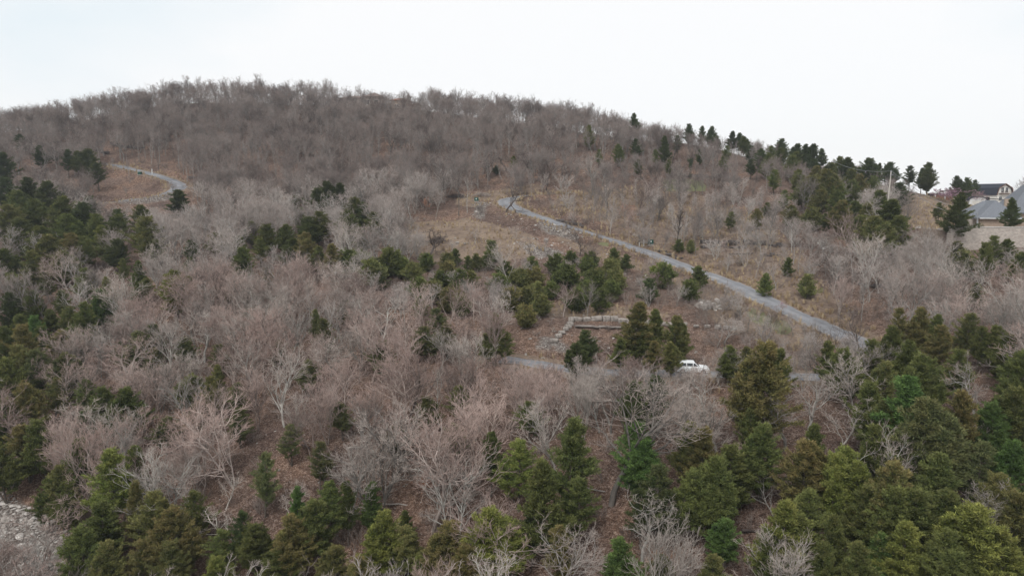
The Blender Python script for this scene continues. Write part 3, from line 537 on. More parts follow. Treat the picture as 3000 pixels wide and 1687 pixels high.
# ------------------------------------------------------------------ cedars: (photo x, photo y of the top, height m, colour, prototype, width factor)
CC = {'g': ((.084, .104, .036), .12, 'green'), 'o': ((.105, .118, .045), .4, 'olive'), 'b': ((.105, .108, .042), .85, 'bronze-tipped'), 'd': ((.054, .072, .030), .0, 'dark green'),
      'y': ((.125, .150, .042), .25, 'yellow-green'), 's': ((.075, .125, .040), .0, 'bright green'), 'l': ((.085, .10, .045), .3, 'thin olive')}
CED = """
58,398,7,d,1 116,430,8,d,0 160,420,7,d,1 194,437,9,d,2 225,445,8,g,0 256,437,9,d,1 8,448,10,d,1 285,480,8,d,4 82,522,11,d,2 47,557,9,g,1 148,534,10,d,1 262,575,7,d,3 345,612,7,d,4 194,580,10,g,1 23,608,9,o,3 405,604,8,g,1 427,639,10,o,3
520,556,9,d,0,1.25 186,631,10,g,1 280,631,9,g,3 303,658,8,y,0 113,662,9,g,1 39,681,7,g,0 147,689,9,o,1 213,689,8,b,3 240,600,9,d,6 100,590,9,g,6 10,520,9,d,6 60,640,9,g,6 350,630,8,g,3 160,600,8,o,1 20,735,7,g,3 90,740,8,o,0 180,740,7,g,1 250,700,7,g,3
555,708,4.5,d,1 629,685,5,o,1,1.2 675,674,5,g,0 955,534,8,d,1 932,557,8,d,3 994,541,7,d,1 1040,580,7,g,3 1066,590,8,d,2 1020,620,8,g,1 1095,620,7,l,4 738,650,6,g,1 784,658,7,g,3 838,658,7,g,1 881,611,6,g,0 932,623,8,g,3 866,576,5,l,4 710,728,7,g,1 893,685,8,b,1 970,716,7,b,0 860,700,7,g,3 930,720,6,o,1
905,640,7,d,6 760,700,6,g,4 1060,690,5,g,3 700,695,5,g,1 512,792,9,y,1,1.1 545,810,7,y,3 404,767,7,g,0 136,798,6,g,0 311,813,7,o,0 280,852,8,s,3 248,887,8,g,1 144,907,6,g,0,1.2 101,926,7,s,3 66,961,9,b,3 167,976,9,b,1 78,1116,7,b,0 116,1027,10,l,3 186,1035,11,l,1
330,883,5,g,1 338,910,4,s,0 404,969,9,l,4,1.2 450,950,8,l,4 446,1020,7,l,4 924,907,8,l,2,.8 950,940,7,l,4 637,1070,8,o,0,.85 563,1105,6,g,6,1.2 629,1105,7,o,3 695,1124,5,g,4 380,1131,9,g,1,1.1 252,1116,7,g,4 300,1140,7,g,3 780,786,4,b,1 555,759,3.5,g,1 668,845,3,g,1 427,817,5,o,1 411,833,5,g,3
5,960,9,g,1 40,800,8,g,3 20,860,8,d,1 90,860,7,g,3 190,850,7,g,4 250,790,7,g,3 60,920,7,g,6 200,900,6,o,3 360,760,6,g,4 460,700,6,g,4 340,700,7,d,3 120,960,6,g,3 20,1050,9,g,3 150,1110,8,o,4 230,1060,7,g,4 60,1010,9,o,3 205,960,6,g,4 220,1000,7,g,3 350,1010,6,l,4
70,1135,11,b,1,1.15 10,1180,10,g,3 74,1255,10,b,1,1.3 252,1208,8,d,0 314,1320,13,y,2,1.05 388,1312,9,g,0 171,1372,9,o,0 225,1290,9,g,1 396,1407,11,b,0,.8 446,1448,9,o,1 516,1496,9,b,3,1.1 567,1449,7,g,4 866,1424,8,s,0,.8 963,1416,9,g,2 930,1470,8,g,1 745,1541,6,g,6 866,1507,8,b,1,1.1 629,1643,5,y,3 769,1346,8,l,4 932,1300,7,l,4
290,1480,9,g,1,1.2 240,1560,9,g,3 330,1590,8,o,1 420,1590,7,b,3 190,1420,8,g,4 130,1400,8,g,4 0,1300,9,g,3 830,1620,5,g,3 980,1600,5,o,1 700,1500,7,d,4 640,1560,6,g,4 120,1240,9,g,3 330,1190,7,g,3 500,1600,7,o,3
1439,1273,8,g,2,.9 1520,1296,9,y,4,1.1 1660,1222,14,g,2,1.0 1602,1358,13,g,0,1.05 1866,1253,9,s,1,1.15 1078,1420,7,s,0,.9 1015,1416,8,g,2,.8 1132,1509,8,y,1 1180,1560,6,o,3 1318,1544,8,b,1,1.15 1431,1498,9,y,1,1.2 1500,1540,7,y,3 1644,1540,8,b,2,1.0 1835,1587,7,s,1 1194,1498,3.5,g,0 1932,1362,9,d,4,1.2 1932,1636,4,g,1 700,1200,6,l,4 850,1240,6,l,4 1000,1180,5,l,4 590,1180,6,l,3 1150,1250,5,l,4 1250,1180,5,l,3 480,1220,6,l,4 900,1060,6,l,4 1350,1130,6,l,4 640,1010,6,l,4 540,990,5,l,3 820,1000,5,l,4 1120,1010,6,l,3 1010,880,5,l,4 730,900,5,l,4 1330,1240,6,g,4 1550,1180,6,g,4 2620,960,8,g,1 2560,1000,7,g,3 2590,1060,8,o,1 1240,1640,5,y,0 1050,1640,6,b,1 1370,1600,7,b,6 1560,1480,7,d,4 1700,1400,8,g,4,1.1 1880,1440,7,d,4 1960,1440,7,d,4
2008,1240,11,o,0,.95 2058,1253,11,b,0,1.0 2144,1308,10,g,1,1.1 2090,1340,9,g,6 2040,1400,8,g,3 2237,1027,15,b,1,1.05 2388,1243,9,g,0 2361,1300,11,b,1,1.15 2489,1315,9,y,1 2571,1262,11,g,0,1.1 2450,1346,9,y,3 2501,1358,9,y,0 2602,1374,12,b,1,1.0 2450,1428,5,s,0 2458,1517,8,g,0,.9 2303,1470,12,y,0,1.0 2330,1530,8,g,1 2097,1622,6,o,0 2132,1529,4.5,s,1 2745,1336,12,g,0,1.1 2660,1536,8,y,0 2590,1575,6,s,0 2873,1478,11,y,1,1.3 2970,1450,9,o,3 2970,1303,10,s,1 2924,1400,8,o,3 2714,1176,13,l,1,1.15 2827,1146,12,b,0 2660,1102,13,s,2,1.1 2932,1199,10,s,3 2986,1140,12,g,1
2540,1440,10,g,1 2640,1450,9,g,3 2420,1600,7,g,3 2520,1600,7,g,1 2700,1440,9,g,3 2800,1440,10,g,6 2780,1560,8,g,1 2960,1560,8,y,1 2850,1620,6,g,3 2250,1560,7,g,3 2370,1440,9,g,4 2240,1250,9,g,1 2200,1200,8,g,4 2760,1240,10,g,1 2600,1180,10,g,6 2550,1130,10,g,3 2870,1300,8,l,4 2700,1300,8,o,3
1861,884,10,b,0,1.1 1923,908,10,g,0,1.1 1977,934,8.5,o,1,1.0 1966,1000,5.2,o,1,.85 1919,1004,6,b,0 1890,960,7,g,1 1820,990,6,g,0 1717,969,6.5,d,3,1.15 1690,1010,5,d,6 2439,1009,8,g,2 2490,1029,8,g,3 2144,1017,6,g,1 2280,1025,8,g,1 2190,1020,6,o,4 1911,1105,9,d,4 1850,1110,9,d,4 1539,902,3.5,b,9 1453,921,8,g,0,1.0 1425,985,5,g,4 1480,970,5,g,4 1283,905,6,l,4,1.3 1250,960,6,l,3,1.2 1310,950,6,l,4 1230,870,5,l,4
1333,734,3.5,g,8 1310,748,3.5,o,9 1247,748,3.5,g,9 1395,748,3.5,o,8 1438,712,4.5,l,10 1430,742,3.5,g,9 1372,754,3,g,8 1632,750,4,g,9 1558,758,3.5,g,10 1659,781,4.5,g,9,1.2 1570,789,4,b,9 1527,796,4,o,9 1577,831,4,o,8 1461,808,4,g,9 1616,832,3,g,9 1756,789,5,o,8 1740,797,5,g,9 1799,731,3.5,g,8 1733,743,3.5,g,9 1791,766,4,o,9 1803,797,4,o,9 1942,778,4.5,g,9 2047,785,4,g,8,1.1 2024,828,3.5,g,9 1903,824,4,d,10 1915,785,3,y,10 1834,750,3.5,g,8 1721,828,4,g,9 1313,774,4,b,9 1317,851,4,b,9 1352,871,3.5,g,9 2024,708,2.8,o,10 1989,708,2.8,g,10
1545,846,4,o,9 1500,850,4,b,9 1590,870,3.5,o,9 1690,850,4,g,9 1760,850,4,g,8 1640,800,3.5,g,9 1480,770,3.5,g,9 1350,795,4,g,9 1290,800,4,g,9 1270,830,4,o,9 1380,800,3.5,o,9 1720,760,3.5,g,9 1505,800,3.5,o,9 1790,830,3.5,g,9 1670,740,3,g,9
1060,742,5,g,9 1020,737,5,g,9 1085,767,5,o,9 1139,735,5,g,9 1180,760,4,g,9 1210,775,4,o,9 1110,790,4,l,9 1330,840,4,l,9 1230,820,4,g,9
1543,344,6,d,0,.9 1726,371,8.5,o,1,.95 1862,326,10,d,2,1.0 1811,427,7,g,1,1.1 1862,410,8,d,4 1951,396,11,d,0,.85 1454,487,3,d,1,1.3 1505,460,5,g,4 2019,368,8,d,3 2058,372,8,d,0 2087,374,8,d,1 2147,378,8,d,0 2167,382,8,d,0 2179,403,7,g,1 2291,407,8,d,3 2252,453,8,g,1 2287,438,7,g,3 2338,426,8,d,1 2334,449,8,g,1 2361,426,8,d,0 2384,426,8,d,1 2408,438,7,d,0 2454,461,8,g,1 2485,464,9,d,1 2536,468,10,d,1,1.1 2574,481,8,d,0,.6 2609,480,8,d,3 2668,485,8,d,4 2722,481,10,d,1,1.0 2703,488,8,d,0 2803,519,8,d,1 2835,508,8,d,3 2858,523,8,d,4
2388,484,10,b,0,1.0 2380,519,9,o,1 2419,496,10,o,1 2470,531,3.5,s,9 2520,512,9,b,1 2440,520,8,g,3 2500,500,9,g,1 2560,520,7,g,3 2605,588,11,g,0,1.25 2567,640,9,o,1,1.1 2640,640,8,g,1 2466,593,8,b,1 2419,628,5,g,0 2314,601,6,o,1,1.1 2217,616,5,b,1 2248,597,5,l,4 2384,616,5,o,9 2803,569,9.5,d,5,1.15 2753,596,5,g,4 2967,600,6.5,d,5,.95 2310,761,3.5,g,8,.8 2244,807,4,g,8,.8 2365,810,4,o,10 2807,713,5,l,1 2912,690,7,g,4 2951,706,6,g,1 2889,721,7,g,3 2820,740,5,l,9 2144,624,5,l,4
2702,905,8,b,1 2737,922,7,g,0 2830,922,8,o,4,1.1 2911,957,7,g,1 2655,1004,9,g,2 2958,980,8,g,1 2760,960,7,b,3 2870,960,7,g,4 2640,900,7,b,4 2990,1040,9,g,3 2800,1020,8,g,4 2720,1040,9,g,6 2990,740,7,g,3 2860,830,5,g,4 2500,590,7,g,3 2540,600,7,o,3 2230,440,7,d,1 2320,460,8,g,3 2380,470,8,d,1 2430,480,8,g,1 2270,500,7,g,4 2350,530,8,g,3 2450,560,8,g,1 2410,560,7,o,3 2580,560,8,g,1 2640,540,8,d,3 2520,640,8,g,3 2200,470,6,d,4 2120,460,6,g,4 2300,560,6,g,4 1960,470,6,g,4 1870,470,6,g,4 2050,440,6,d,4 2600,650,7,o,3 2350,450,8,d,6 2500,530,8,g,6 2260,430,7,g,4 2200,430,7,d,4 2340,500,7,o,1 2130,430,6,g,4 2100,400,6,d,1 1755,440,6,g,4 1920,440,6,g,4 1985,400,7,d,4"""
cat_proto = {**{i: PC[i] for i in range(7)}, 8: PS[0], 9: PS[1], 10: PS[2]}
TREEPTS = []; CBX = []; CL = []
for tok in CED.split():
    f = tok.split(','); px, py, H = int(f[0]), int(f[1]), float(f[2]); code = f[3]; pi = int(f[4]); wf = float(f[5]) if len(f) > 5 else 1.0
    if py > 900 and H > 5.5: H *= .82 if H >= 13 else (.74 if H >= 10 else .88)
    if py < 760 and px < 1150: wf *= 1.3; H *= 1.05
    elif py < 660 and 2100 < px < 2700: wf *= 1.25
    elif H < 5.5: wf *= 1.25
    p = base_for(px, py, H); me_t, me_c, pH, pR, me_b = cat_proto[pi]; s = H/pH; (col, br_, word) = CC[code]
    j = rng.uniform(.95, 1.45); j2 = rng.uniform(.93, 1.07); col = (col[0]*j*j2, col[1]*j, col[2]*j)
    CL.append((H/p.y, px, py, H, p, s, wf, pi, code, word, col, br_, me_t, me_c)); TREEPTS.append((p.x, p.y, (pR*s*wf)*.55)); CBX.append((px, py, py+H*F/p.y*.8, pR*s*wf*F/p.y, p.y))
CL.sort(key=lambda a: -a[0]); CREST = CL[310:]
for _, px, py, H, p, s, wf, pi, code, word, col, br_, me_t, me_c in CL[:310]:
    o = plant('cedar_tree', me_t, me_c, p, (s*wf*rng.uniform(.98, 1.3), s*wf*rng.uniform(.98, 1.3), s*rng.uniform(.93, 1.0)), rng.uniform(0, 6.28), (*col, min(1, br_+rng.uniform(0, .25))), tilt=R(rng.uniform(0, 6)), group='evergreen cedars of the hillside')
    size = 'small ' if H < 5.5 else ('tall ' if H >= 11 else '')
    LAB.append((o, size+word, 'cedar', 'cedars', px, py+H*F/max(40, p.y)*.5))
CB = np.array(CBX)
# ------------------------------------------------------------------ bare trees placed by hand: base x, base y, top y, kind, tint, width
def tint(c): return {'p': (1.02, 1.02, 1.0, 1), 'n': (.86, .86, .85, 1), 'k': (.98, .86, .83, 1), 'd': (.33, .29, .28, 1), 'w': (1.25, 1.24, 1.2, 1), 'r': (1.05, .82, .74, 1)}[c]
WORD = {'p': 'pale grey', 'n': 'grey', 'k': 'pinkish', 'd': 'dark', 'w': 'whitish', 'r': 'reddish'}
HAND = """1792,1476,1035,2,n,1.1 2100,1330,1062,3,p,1.1 2440,1340,1150,3,p,1.3 2520,1035,890,6,d,1.1 1483,622,540,9,d,1.1 1698,750,664,6,d,1.25 1982,733,604,5,d 1486,850,694,0,p 1255,772,668,9,d,1.2 1723,932,812,0,p,.8 1650,928,815,6,k,.9
2705,800,636,6,p,1.1 2955,845,700,3,p,1.2 835,487,400,9,d,1.2 1303,600,480,8,d 1344,632,500,8,n 1369,624,510,8,n 1276,643,556,5,n 1167,664,540,7,n,1.2 1268,1554,1170,6,k,1.1 1318,1515,1190,1,k,1.1 1130,1456,1170,4,p,1.0 1100,1300,1110,1,k
700,1590,1470,10,w,1.5 835,1545,1400,3,w,1.1 572,1440,1300,7,w,1.0 660,1492,1380,3,w 1881,1643,1425,2,p,1.1 2881,1372,1213,0,w,.9 1593,1314,1072,6,k,1.0 1710,1287,1066,1,p,1.0 1500,1290,1085,0,k 1395,1290,1080,6,k 250,1290,1130,3,w,1.2 220,1330,1180,3,p
1405,1262,1150,9,d 1382,1180,1090,9,d 2480,1150,985,7,n,1.2 2560,1130,985,6,n,1.2 2110,1140,1040,6,n,.9 2010,1150,1062,7,n,1.0 2060,1160,1066,4,k,1.0 1560,1140,1062,4,k 1500,1130,1050,6,n 2300,1150,1020,6,n,1.1 2350,1150,1030,7,n,1.1 2250,1145,1040,4,k,1.1 1760,1125,1030,6,k 1850,1130,1035,6,k 1600,1125,1050,4,k 2130,1130,1010,7,n,1.2 2410,1130,990,2,n,1.2 2640,1120,1000,7,n 1640,560,478,9,d,1.1 1735,570,440,2,n,1.1 1530,545,440,9,d 1433,530,450,9,d,1.2 1485,500,440,9,d,1.2 1550,490,430,9,d 1600,560,460,7,d 1775,640,500,0,n 1870,640,520,6,k,.9 1910,600,500,4,k 2165,720,600,5,n 2235,760,640,3,n 2440,760,680,3,n 2460,820,745,9,d,1.2
1930,1250,1090,7,p 2010,1300,1120,1,p 2300,1320,1110,2,p,1.2 2370,1290,1080,2,n,1.1 2200,1420,1290,4,k 2280,1530,1390,10,n 1490,1150,1030,6,k 1740,790,690,6,d 2100,1105,1010,9,d,1.2 1560,1210,1050,4,k 1360,1190,1020,6,k 1620,1200,1060,1,k 2740,880,740,7,n 2660,860,700,7,n,1.1 2860,880,740,6,p 2990,900,760,2,n
1052,1120,945,7,p 930,1150,960,7,k 850,1130,950,6,k,1.1 1180,1130,960,4,k 700,1080,900,7,p,1.1 600,1060,900,2,p,1.1 480,1080,930,7,n,1.2 1290,1090,950,6,n 760,1260,1060,1,k 870,1330,1120,0,p 960,1300,1090,1,k 660,1300,1110,6,k 560,1270,1090,4,n 1180,1380,1150,0,k 400,1060,900,2,p,1.2 1000,1000,850,6,n
2560,800,690,6,n 2640,760,660,7,n 1560,770,690,10,n 2250,730,590,5,n 2320,740,620,0,n 2060,730,640,5,n 1400,545,440,5,n 1990,590,480,0,n 1840,720,610,5,k 2125,780,700,5,k"""
BT = []                                                    # x,y,z,H,kind,tint,width,hand
for tok in HAND.split():
    f = tok.split(','); p = hit(int(f[0]), int(f[1])); u, s = ray(int(f[0]), int(f[2])); H = CAMZ+s*p.y-p.z
    BT.append([p.x, p.y, p.z, H, int(f[3]), f[4], float(f[5]) if len(f) > 5 else 1.0, True])
# ------------------------------------------------------------------ the rest of the bare wood: jittered scatter over the hillside
rp = RL['main'][0]; RPX = np.array([proj(a, b, c) for (a, b), c in zip(rp, RL['main'][1])]); o_ = np.argsort(RPX[:, 0])
def road_y(px): return float(np.interp(px, RPX[o_, 0], RPX[o_, 1]))
Z_FIELD = [(1190,650),(1330,590),(1400,560),(1480,565),(1490,610),(1560,650),(1700,700),(1850,760),(1880,800),(1750,795),(1500,775),(1250,775),(1170,725)]
Z_BELT = [(1230,770),(1860,790),(2150,860),(2000,925),(1700,890),(1540,880),(1400,870),(1230,840)]
Z_TERR = [(1540,878),(2000,920),(2050,960),(2060,1090),(1480,1060),(1500,960)]
Z_BR = [(2000,920),(2150,870),(2450,1000),(2560,1060),(2500,1085),(2060,1090)]
Z_OPEN = [(1490,560),(1640,515),(1900,480),(2100,540),(2350,650),(2480,780),(2560,900),(2680,1010),(2640,1060),(2300,900),(2000,760),(1750,670),(1560,620)]
Z_HP = [(320,470),(420,490),(540,530),(560,560),(520,620),(330,610),(260,600)]
Z_HB = [(300,600),(560,590),(620,680),(300,690)]
Z_RUB = [(-300,1380),(60,1430),(200,1490),(215,1700),(-300,1750)]
Z_KN = [(2630,556),(2700,555),(2800,570),(3700,560),(3700,760),(2790,736),(2780,690),(2690,700),(2640,640)]
Z_LITT = [(1080,1330),(1400,1350),(1420,1520),(1100,1500)]
UB = []                                                    # underbrush points
SKY_X = [0, 100, 300, 560, 800, 960, 1100, 1300, 1550, 1700, 1850, 2000, 2300, 2450, 2600]; SKY_Y = [315, 300, 262, 222, 217, 230, 238, 260, 270, 295, 345, 372, 428, 470, 505]
def scatter():
    sp_ = 3.3
    gx = np.arange(-380, 400, sp_); gy = np.arange(54, 372, sp_); X, Y = np.meshgrid(gx, gy)
    X = X.ravel()+rng.uniform(-.5, .5, X.size)*sp_; Y = Y.ravel()+rng.uniform(-.5, .5, X.size)*sp_
    k = np.abs(X) < Y*1.0+30; X, Y = X[k], Y[k]; Z = hza(X, Y); PX, PY = proj(X, Y, Z)
    Dm = np.full(X.shape, 1e9)
    for kk in RL: d, _ = road_dist(X, Y, kk); Dm = np.minimum(Dm, d-RL[kk][2])
    dn = vnoise(X, Y, 22, 5); T = np.array(TREEPTS); HB = np.array([(b[0], b[1]) for b in BT])
    crest_u = np.linspace(-1, 1, 81); crest = []
    for cu in crest_u:
        zz = hza(cu*YS, YS); crest.append(YS[int(np.argmax((zz-CAMZ)/YS))])
    for x, y, z, px, py, d, n_ in zip(X, Y, Z, PX, PY, Dm, dn):
        u = rng.uniform()
        if y > np.interp(x/y, crest_u, crest)+9: continue
        dens = .62+.6*(n_-.5); hlo, hhi = 7.5, 11.5; pal = 'nnnkkpp'; kinds = (0, 1, 2, 3, 4, 5, 6, 7, 6, 0, 1)
        i = lambda p: bool(inpoly(px, py, p))
        if y > 215: dens = (.28+.55*n_) if y < 270 else .74; hlo, hhi = 9.5, 13.5; kinds = (8, 8, 5, 0, 8, 1, 5, 2) if y < 265 else (8, 8, 0, 5, 1, 8, 2, 7); pal = 'nnkkn'
        if px < 1450 and py > 900: pal = 'nkkpkkp'; dens = .84+.4*(n_-.5)
        if d < 1.2 or i(Z_RUB) or (i(Z_KN) and y < 262): continue
        if i(Z_FIELD): dens = .09; hlo, hhi = 2.5, 6
        elif i(Z_TERR): dens = .06; hlo, hhi = 2, 4
        elif i(Z_BELT): dens = .30; hlo, hhi = 2.5, 4.5
        elif i(Z_BR): dens = .75; hlo, hhi = 2.5, 4.8; pal = 'nkn'
        elif i(Z_OPEN): dens = .50 if px > 1650 else .55; hlo, hhi = 4.5, 8.5; kinds = (5, 5, 0, 4, 5, 8, 1); pal = 'nnkk'
        elif i(Z_HP): dens = .20; hlo, hhi = 2.5, 6; cap_hp = 1
        elif i(Z_HB): dens = .6; hlo, hhi = 2.5, 4
        elif i(Z_LITT): dens = .35
        elif px > 1480 and py > 1280: dens *= .5; pal = 'npp'
        if px > 2150 and py > 1060: dens *= .8
        if px > 1850 and y > 200: dens = .9
        if 1640 < px < 2600 and 1095 < py < 1180: dens = .95
        if 1150 < px < 1520 and 1040 < py < 1120: dens = 1
        if px < 330 and 520 < py < 760: dens *= .4
        if u > dens: continue
        H = rng.uniform(hlo, hhi)
        m = y/F
        def cap(ytop):
            nonlocal H; H = min(H, (py-ytop)*m)
        if 1470 < px < 2600 and py > road_y(px)+4: cap(road_y(px)+(6 if px > 2250 else 14)-rng.uniform(0, 1)**3*22-(60 if px > 2380 else 0)*rng.uniform())
        if 1080 < px < 1500 and py > 800: cap(800+rng.uniform(-15, 60))
        if 1500 <= px < 2120 and py > 940: cap(945+rng.uniform(0, 40) if py < 1085 else (1052 if px < 1690 or 1980 < px < 2080 else 1035)+rng.uniform(-14, 36))
        if 2120 <= px < 2500 and py > 1090: cap(985+rng.uniform(0, 50))
        if 300 < px < 570 and py > 592: cap(596 if py < 720 else 580)
        if 2640 < px < 2790 and py > 690: cap(655+rng.uniform(0, 40))
        if px >= 2790 and py > 730: cap(688+rng.uniform(0, 60))
        if 960 < px < 1240 and py < 400 and y < 306: cap(259+rng.uniform(0, 30))
        if 990 < px < 1225 and y > 301.5 and y < 315: continue
        cap(float(np.interp(px, SKY_X, SKY_Y))+rng.uniform(-9, 22)+(rng.uniform(0, 40) if rng.uniform() < .4 else 0))
        if H < 1.6: continue
        if len(T) and (np.hypot(T[:, 0]-x, T[:, 1]-y) < T[:, 2]).any(): continue
        if (np.hypot(HB[:, 0]-x, HB[:, 1]-y) < 1.8).any(): continue
        cxp, cyp = px, py-H*F/y*.55; nr = (CB[:, 4] > y-1) & (np.abs(CB[:, 0]-cxp) < CB[:, 3]*.85+12) & (cyp > CB[:, 1]-10) & (cyp < CB[:, 2]+10)
        if nr.any() and rng.uniform() < .78: continue
        BT.append([x, y, z, H, kinds[rng.randint(len(kinds))], pal[rng.randint(len(pal))], rng.uniform(.85, 1.2)*(1.15 if H < 6 else 1), False])
    # underbrush: thinner, everywhere but on roads
    sp2 = 2.3; gx = np.arange(-300, 320, sp2); gy = np.arange(54, 330, sp2); X, Y = np.meshgrid(gx, gy)
    X = X.ravel()+rng.uniform(-.5, .5, X.size)*sp2; Y = Y.ravel()+rng.uniform(-.5, .5, X.size)*sp2
    k = np.abs(X) < Y*.95+20; X, Y = X[k], Y[k]; Z = hza(X, Y); PX, PY = proj(X, Y, Z); dn = vnoise(X, Y, 12, 8)
    Dm = np.full(X.shape, 1e9)
    for kk in RL: d, _ = road_dist(X, Y, kk); Dm = np.minimum(Dm, d-RL[kk][2])
    for x, y, z, px, py, d, n_ in zip(X, Y, Z, PX, PY, Dm, dn):
        i = lambda p: bool(inpoly(px, py, p)); dens = .34+.5*(n_-.5); hh = (1.2, 3.0)
        if d < .9 or i(Z_KN): continue
        if i(Z_FIELD): dens = .10; hh = (.6, 1.6)
        elif i(Z_TERR): dens = .6; hh = (.5, 1.6)
        elif i(Z_RUB): dens = .08; hh = (.6, 1.5)
        elif i(Z_BELT): dens = .85; hh = (1.5, 3)
        elif i(Z_BR): dens = .95; hh = (1.6, 3.2)
        elif i(Z_OPEN): dens = .62; hh = (.9, 2.6)
        elif i(Z_HP): dens = .15; hh = (.5, 1)
        if y > 200: dens *= .7
        if rng.uniform() > dens: continue
        UB.append((x, y, z, rng.uniform(*hh)))
scatter()
BT.sort(key=lambda b: -(b[3]/b[1]+(9 if b[7] else 0)))
vis = [b for b in BT if -60 < proj(b[0], b[1], b[2])[0] < 3060 and proj(b[0], b[1], b[2]+b[3]*.8)[1] < 1690]
single = vis[:300]; sid = set(id(b) for b in single); rest = [b for b in BT if id(b) not in sid]
for b in single:
    x, y, z, H, k, tn, wf, hand = b; kind, pH, mt, mc, _ = PB[k]; s = H/pH; px, py = proj(x, y, z)
    j = rng.uniform(.85, 1.15); c = tint(tn)
    o = plant('bare_tree', mt, mc, (x, y, z), (s*wf, s*wf, s), rng.uniform(0, 6.28), (c[0]*j, c[1]*j, c[2]*j, 1), tilt=R(rng.uniform(0, 7)), group='bare deciduous trees of the hillside')
    LAB.append((o, f'{WORD[tn]} {kind}', 'bare tree', 'bare trees', px, py-H*F/y*.5))
# ------------------------------------------------------------------ masses nobody could count, each ONE object scattering its own small meshes
def stuff(name, label_cat, pts, rot, scl, idx, meshes):
    col = bpy.data.collections.new(name+'_kinds')
    for i, me_ in enumerate(meshes):
        me_, kc = me_ if isinstance(me_, tuple) else (me_, (1, 1, 1, 1))
        o = bpy.data.objects.new('kind_%03d' % i, me_); o.color = kc; col.objects.link(o)
    me = bpy.data.meshes.new(name); me.vertices.add(len(pts)); me.vertices.foreach_set('co', np.asarray(pts, np.float32).ravel())
    for nm, ty, a in (('rot', 'FLOAT_VECTOR', rot), ('scl', 'FLOAT_VECTOR', scl), ('idx', 'INT', idx)):
        at = me.attributes.new(nm, ty, 'POINT'); a = np.asarray(a, np.int32 if ty == 'INT' else np.float32)
        at.data.foreach_set('value' if ty == 'INT' else 'vector', a.ravel())
    ob = obj(name, me); g = bpy.data.node_groups.new(name, 'GeometryNodeTree')
    g.interface.new_socket('Geometry', in_out='INPUT', socket_type='NodeSocketGeometry'); g.interface.new_socket('Geometry', in_out='OUTPUT', socket_type='NodeSocketGeometry')
    gi = g.nodes.new('NodeGroupInput'); go = g.nodes.new('NodeGroupOutput'); ip = g.nodes.new('GeometryNodeInstanceOnPoints'); ci = g.nodes.new('GeometryNodeCollectionInfo')
    ci.inputs['Collection'].default_value = col; ci.inputs['Separate Children'].default_value = True; ci.inputs['Reset Children'].default_value = True
    ip.inputs['Pick Instance'].default_value = True
    def att(nm, ty):
        a = g.nodes.new('GeometryNodeInputNamedAttribute'); a.data_type = ty; a.inputs['Name'].default_value = nm; return a.outputs['Attribute']
    g.links.new(gi.outputs[0], ip.inputs['Points']); g.links.new(ci.outputs[0], ip.inputs['Instance']); g.links.new(att('idx', 'INT'), ip.inputs['Instance Index'])
    e2r = g.nodes.new('FunctionNodeEulerToRotation'); g.links.new(att('rot', 'FLOAT_VECTOR'), e2r.inputs[0]); g.links.new(e2r.outputs[0], ip.inputs['Rotation'])
    g.links.new(att('scl', 'FLOAT_VECTOR'), ip.inputs['Scale']); g.links.new(ip.outputs[0], go.inputs[0])
    md = ob.modifiers.new('scatter', 'NODES'); md.node_group = g
    return tag(ob, label_cat[0], label_cat[1], kind='stuff')
r = np.array([[b[0], b[1], b[2]] for b in rest]); H_ = np.array([b[3] for b in rest]); K_ = np.array([b[4] for b in rest]); W_ = np.array([b[6] for b in rest])
pH = np.array([p[1] for p in PB])[K_]; s = H_/pH
def dark_copy(me_):
    c_ = me_.copy(); c_.materials[0] = M['bark_oak']; c_.materials[1] = M['twig_oak']; return c_
stuff('bare_wood', ('leafless grey and pinkish wood covering the hillside up to the ridge', 'wood'), r,
      np.column_stack([rng.normal(0, .05, len(r)), rng.normal(0, .05, len(r)), rng.uniform(0, 6.28, len(r))]), np.column_stack([s*W_, s*W_, s]), K_+len(PB)*(r[:, 1] > 192), [p[4] for p in PB]+[dark_copy(p[4]) for p in PB])
def tinted(code):                                          # same foliage, colour fixed for a scattered mass
    m_ = M['cedar'].copy(); m_.name = 'cedar_foliage_'+CC[code][2].replace(' ', '_'); t_ = m_.node_tree; c0 = CC[code][0]
    oi_ = [n_ for n_ in t_.nodes if n_.bl_idname == 'ShaderNodeObjectInfo'][0]; hs = t_.nodes.new('ShaderNodeHueSaturation'); hs.inputs['Color'].default_value = (*[v_*1.2 for v_ in c0], 1)
    mr = t_.nodes.new('ShaderNodeMapRange'); mr.inputs['To Min'].default_value = .8; mr.inputs['To Max'].default_value = 1.3; t_.links.new(oi_.outputs['Random'], mr.inputs['Value']); t_.links.new(mr.outputs[0], hs.inputs['Value'])
    for l in list(t_.links):
        if l.from_node == oi_ and l.from_socket.name == 'Color': to = l.to_socket; t_.links.remove(l); t_.links.new(hs.outputs[0], to)
        elif l.from_node == oi_ and l.from_socket.name == 'Alpha': to = l.to_socket; t_.links.remove(l); to.default_value = CC[code][1]
    return m_
if CREST:
    TM = {c: tinted(c) for c in set(c[8] for c in CREST)}
    def with_mat(me_, code):
        c_ = me_.copy(); c_.materials[1] = TM[code]; return c_
    kk_ = sorted(set((c[7], c[8]) for c in CREST)); n = len(CREST)
    stuff('young_cedars', ('scattered low young cedars filling gaps between the bigger ones', 'young cedars'), np.array([c[4] for c in CREST]), np.column_stack([np.zeros(n), np.zeros(n), rng.uniform(0, 6.28, n)]), np.array([(c[5]*c[6]*1.08, c[5]*c[6]*1.08, c[5]) for c in CREST]),
          [kk_.index((c[7], c[8])) for c in CREST], [with_mat(cat_proto[a][4], b) for a, b in kk_])
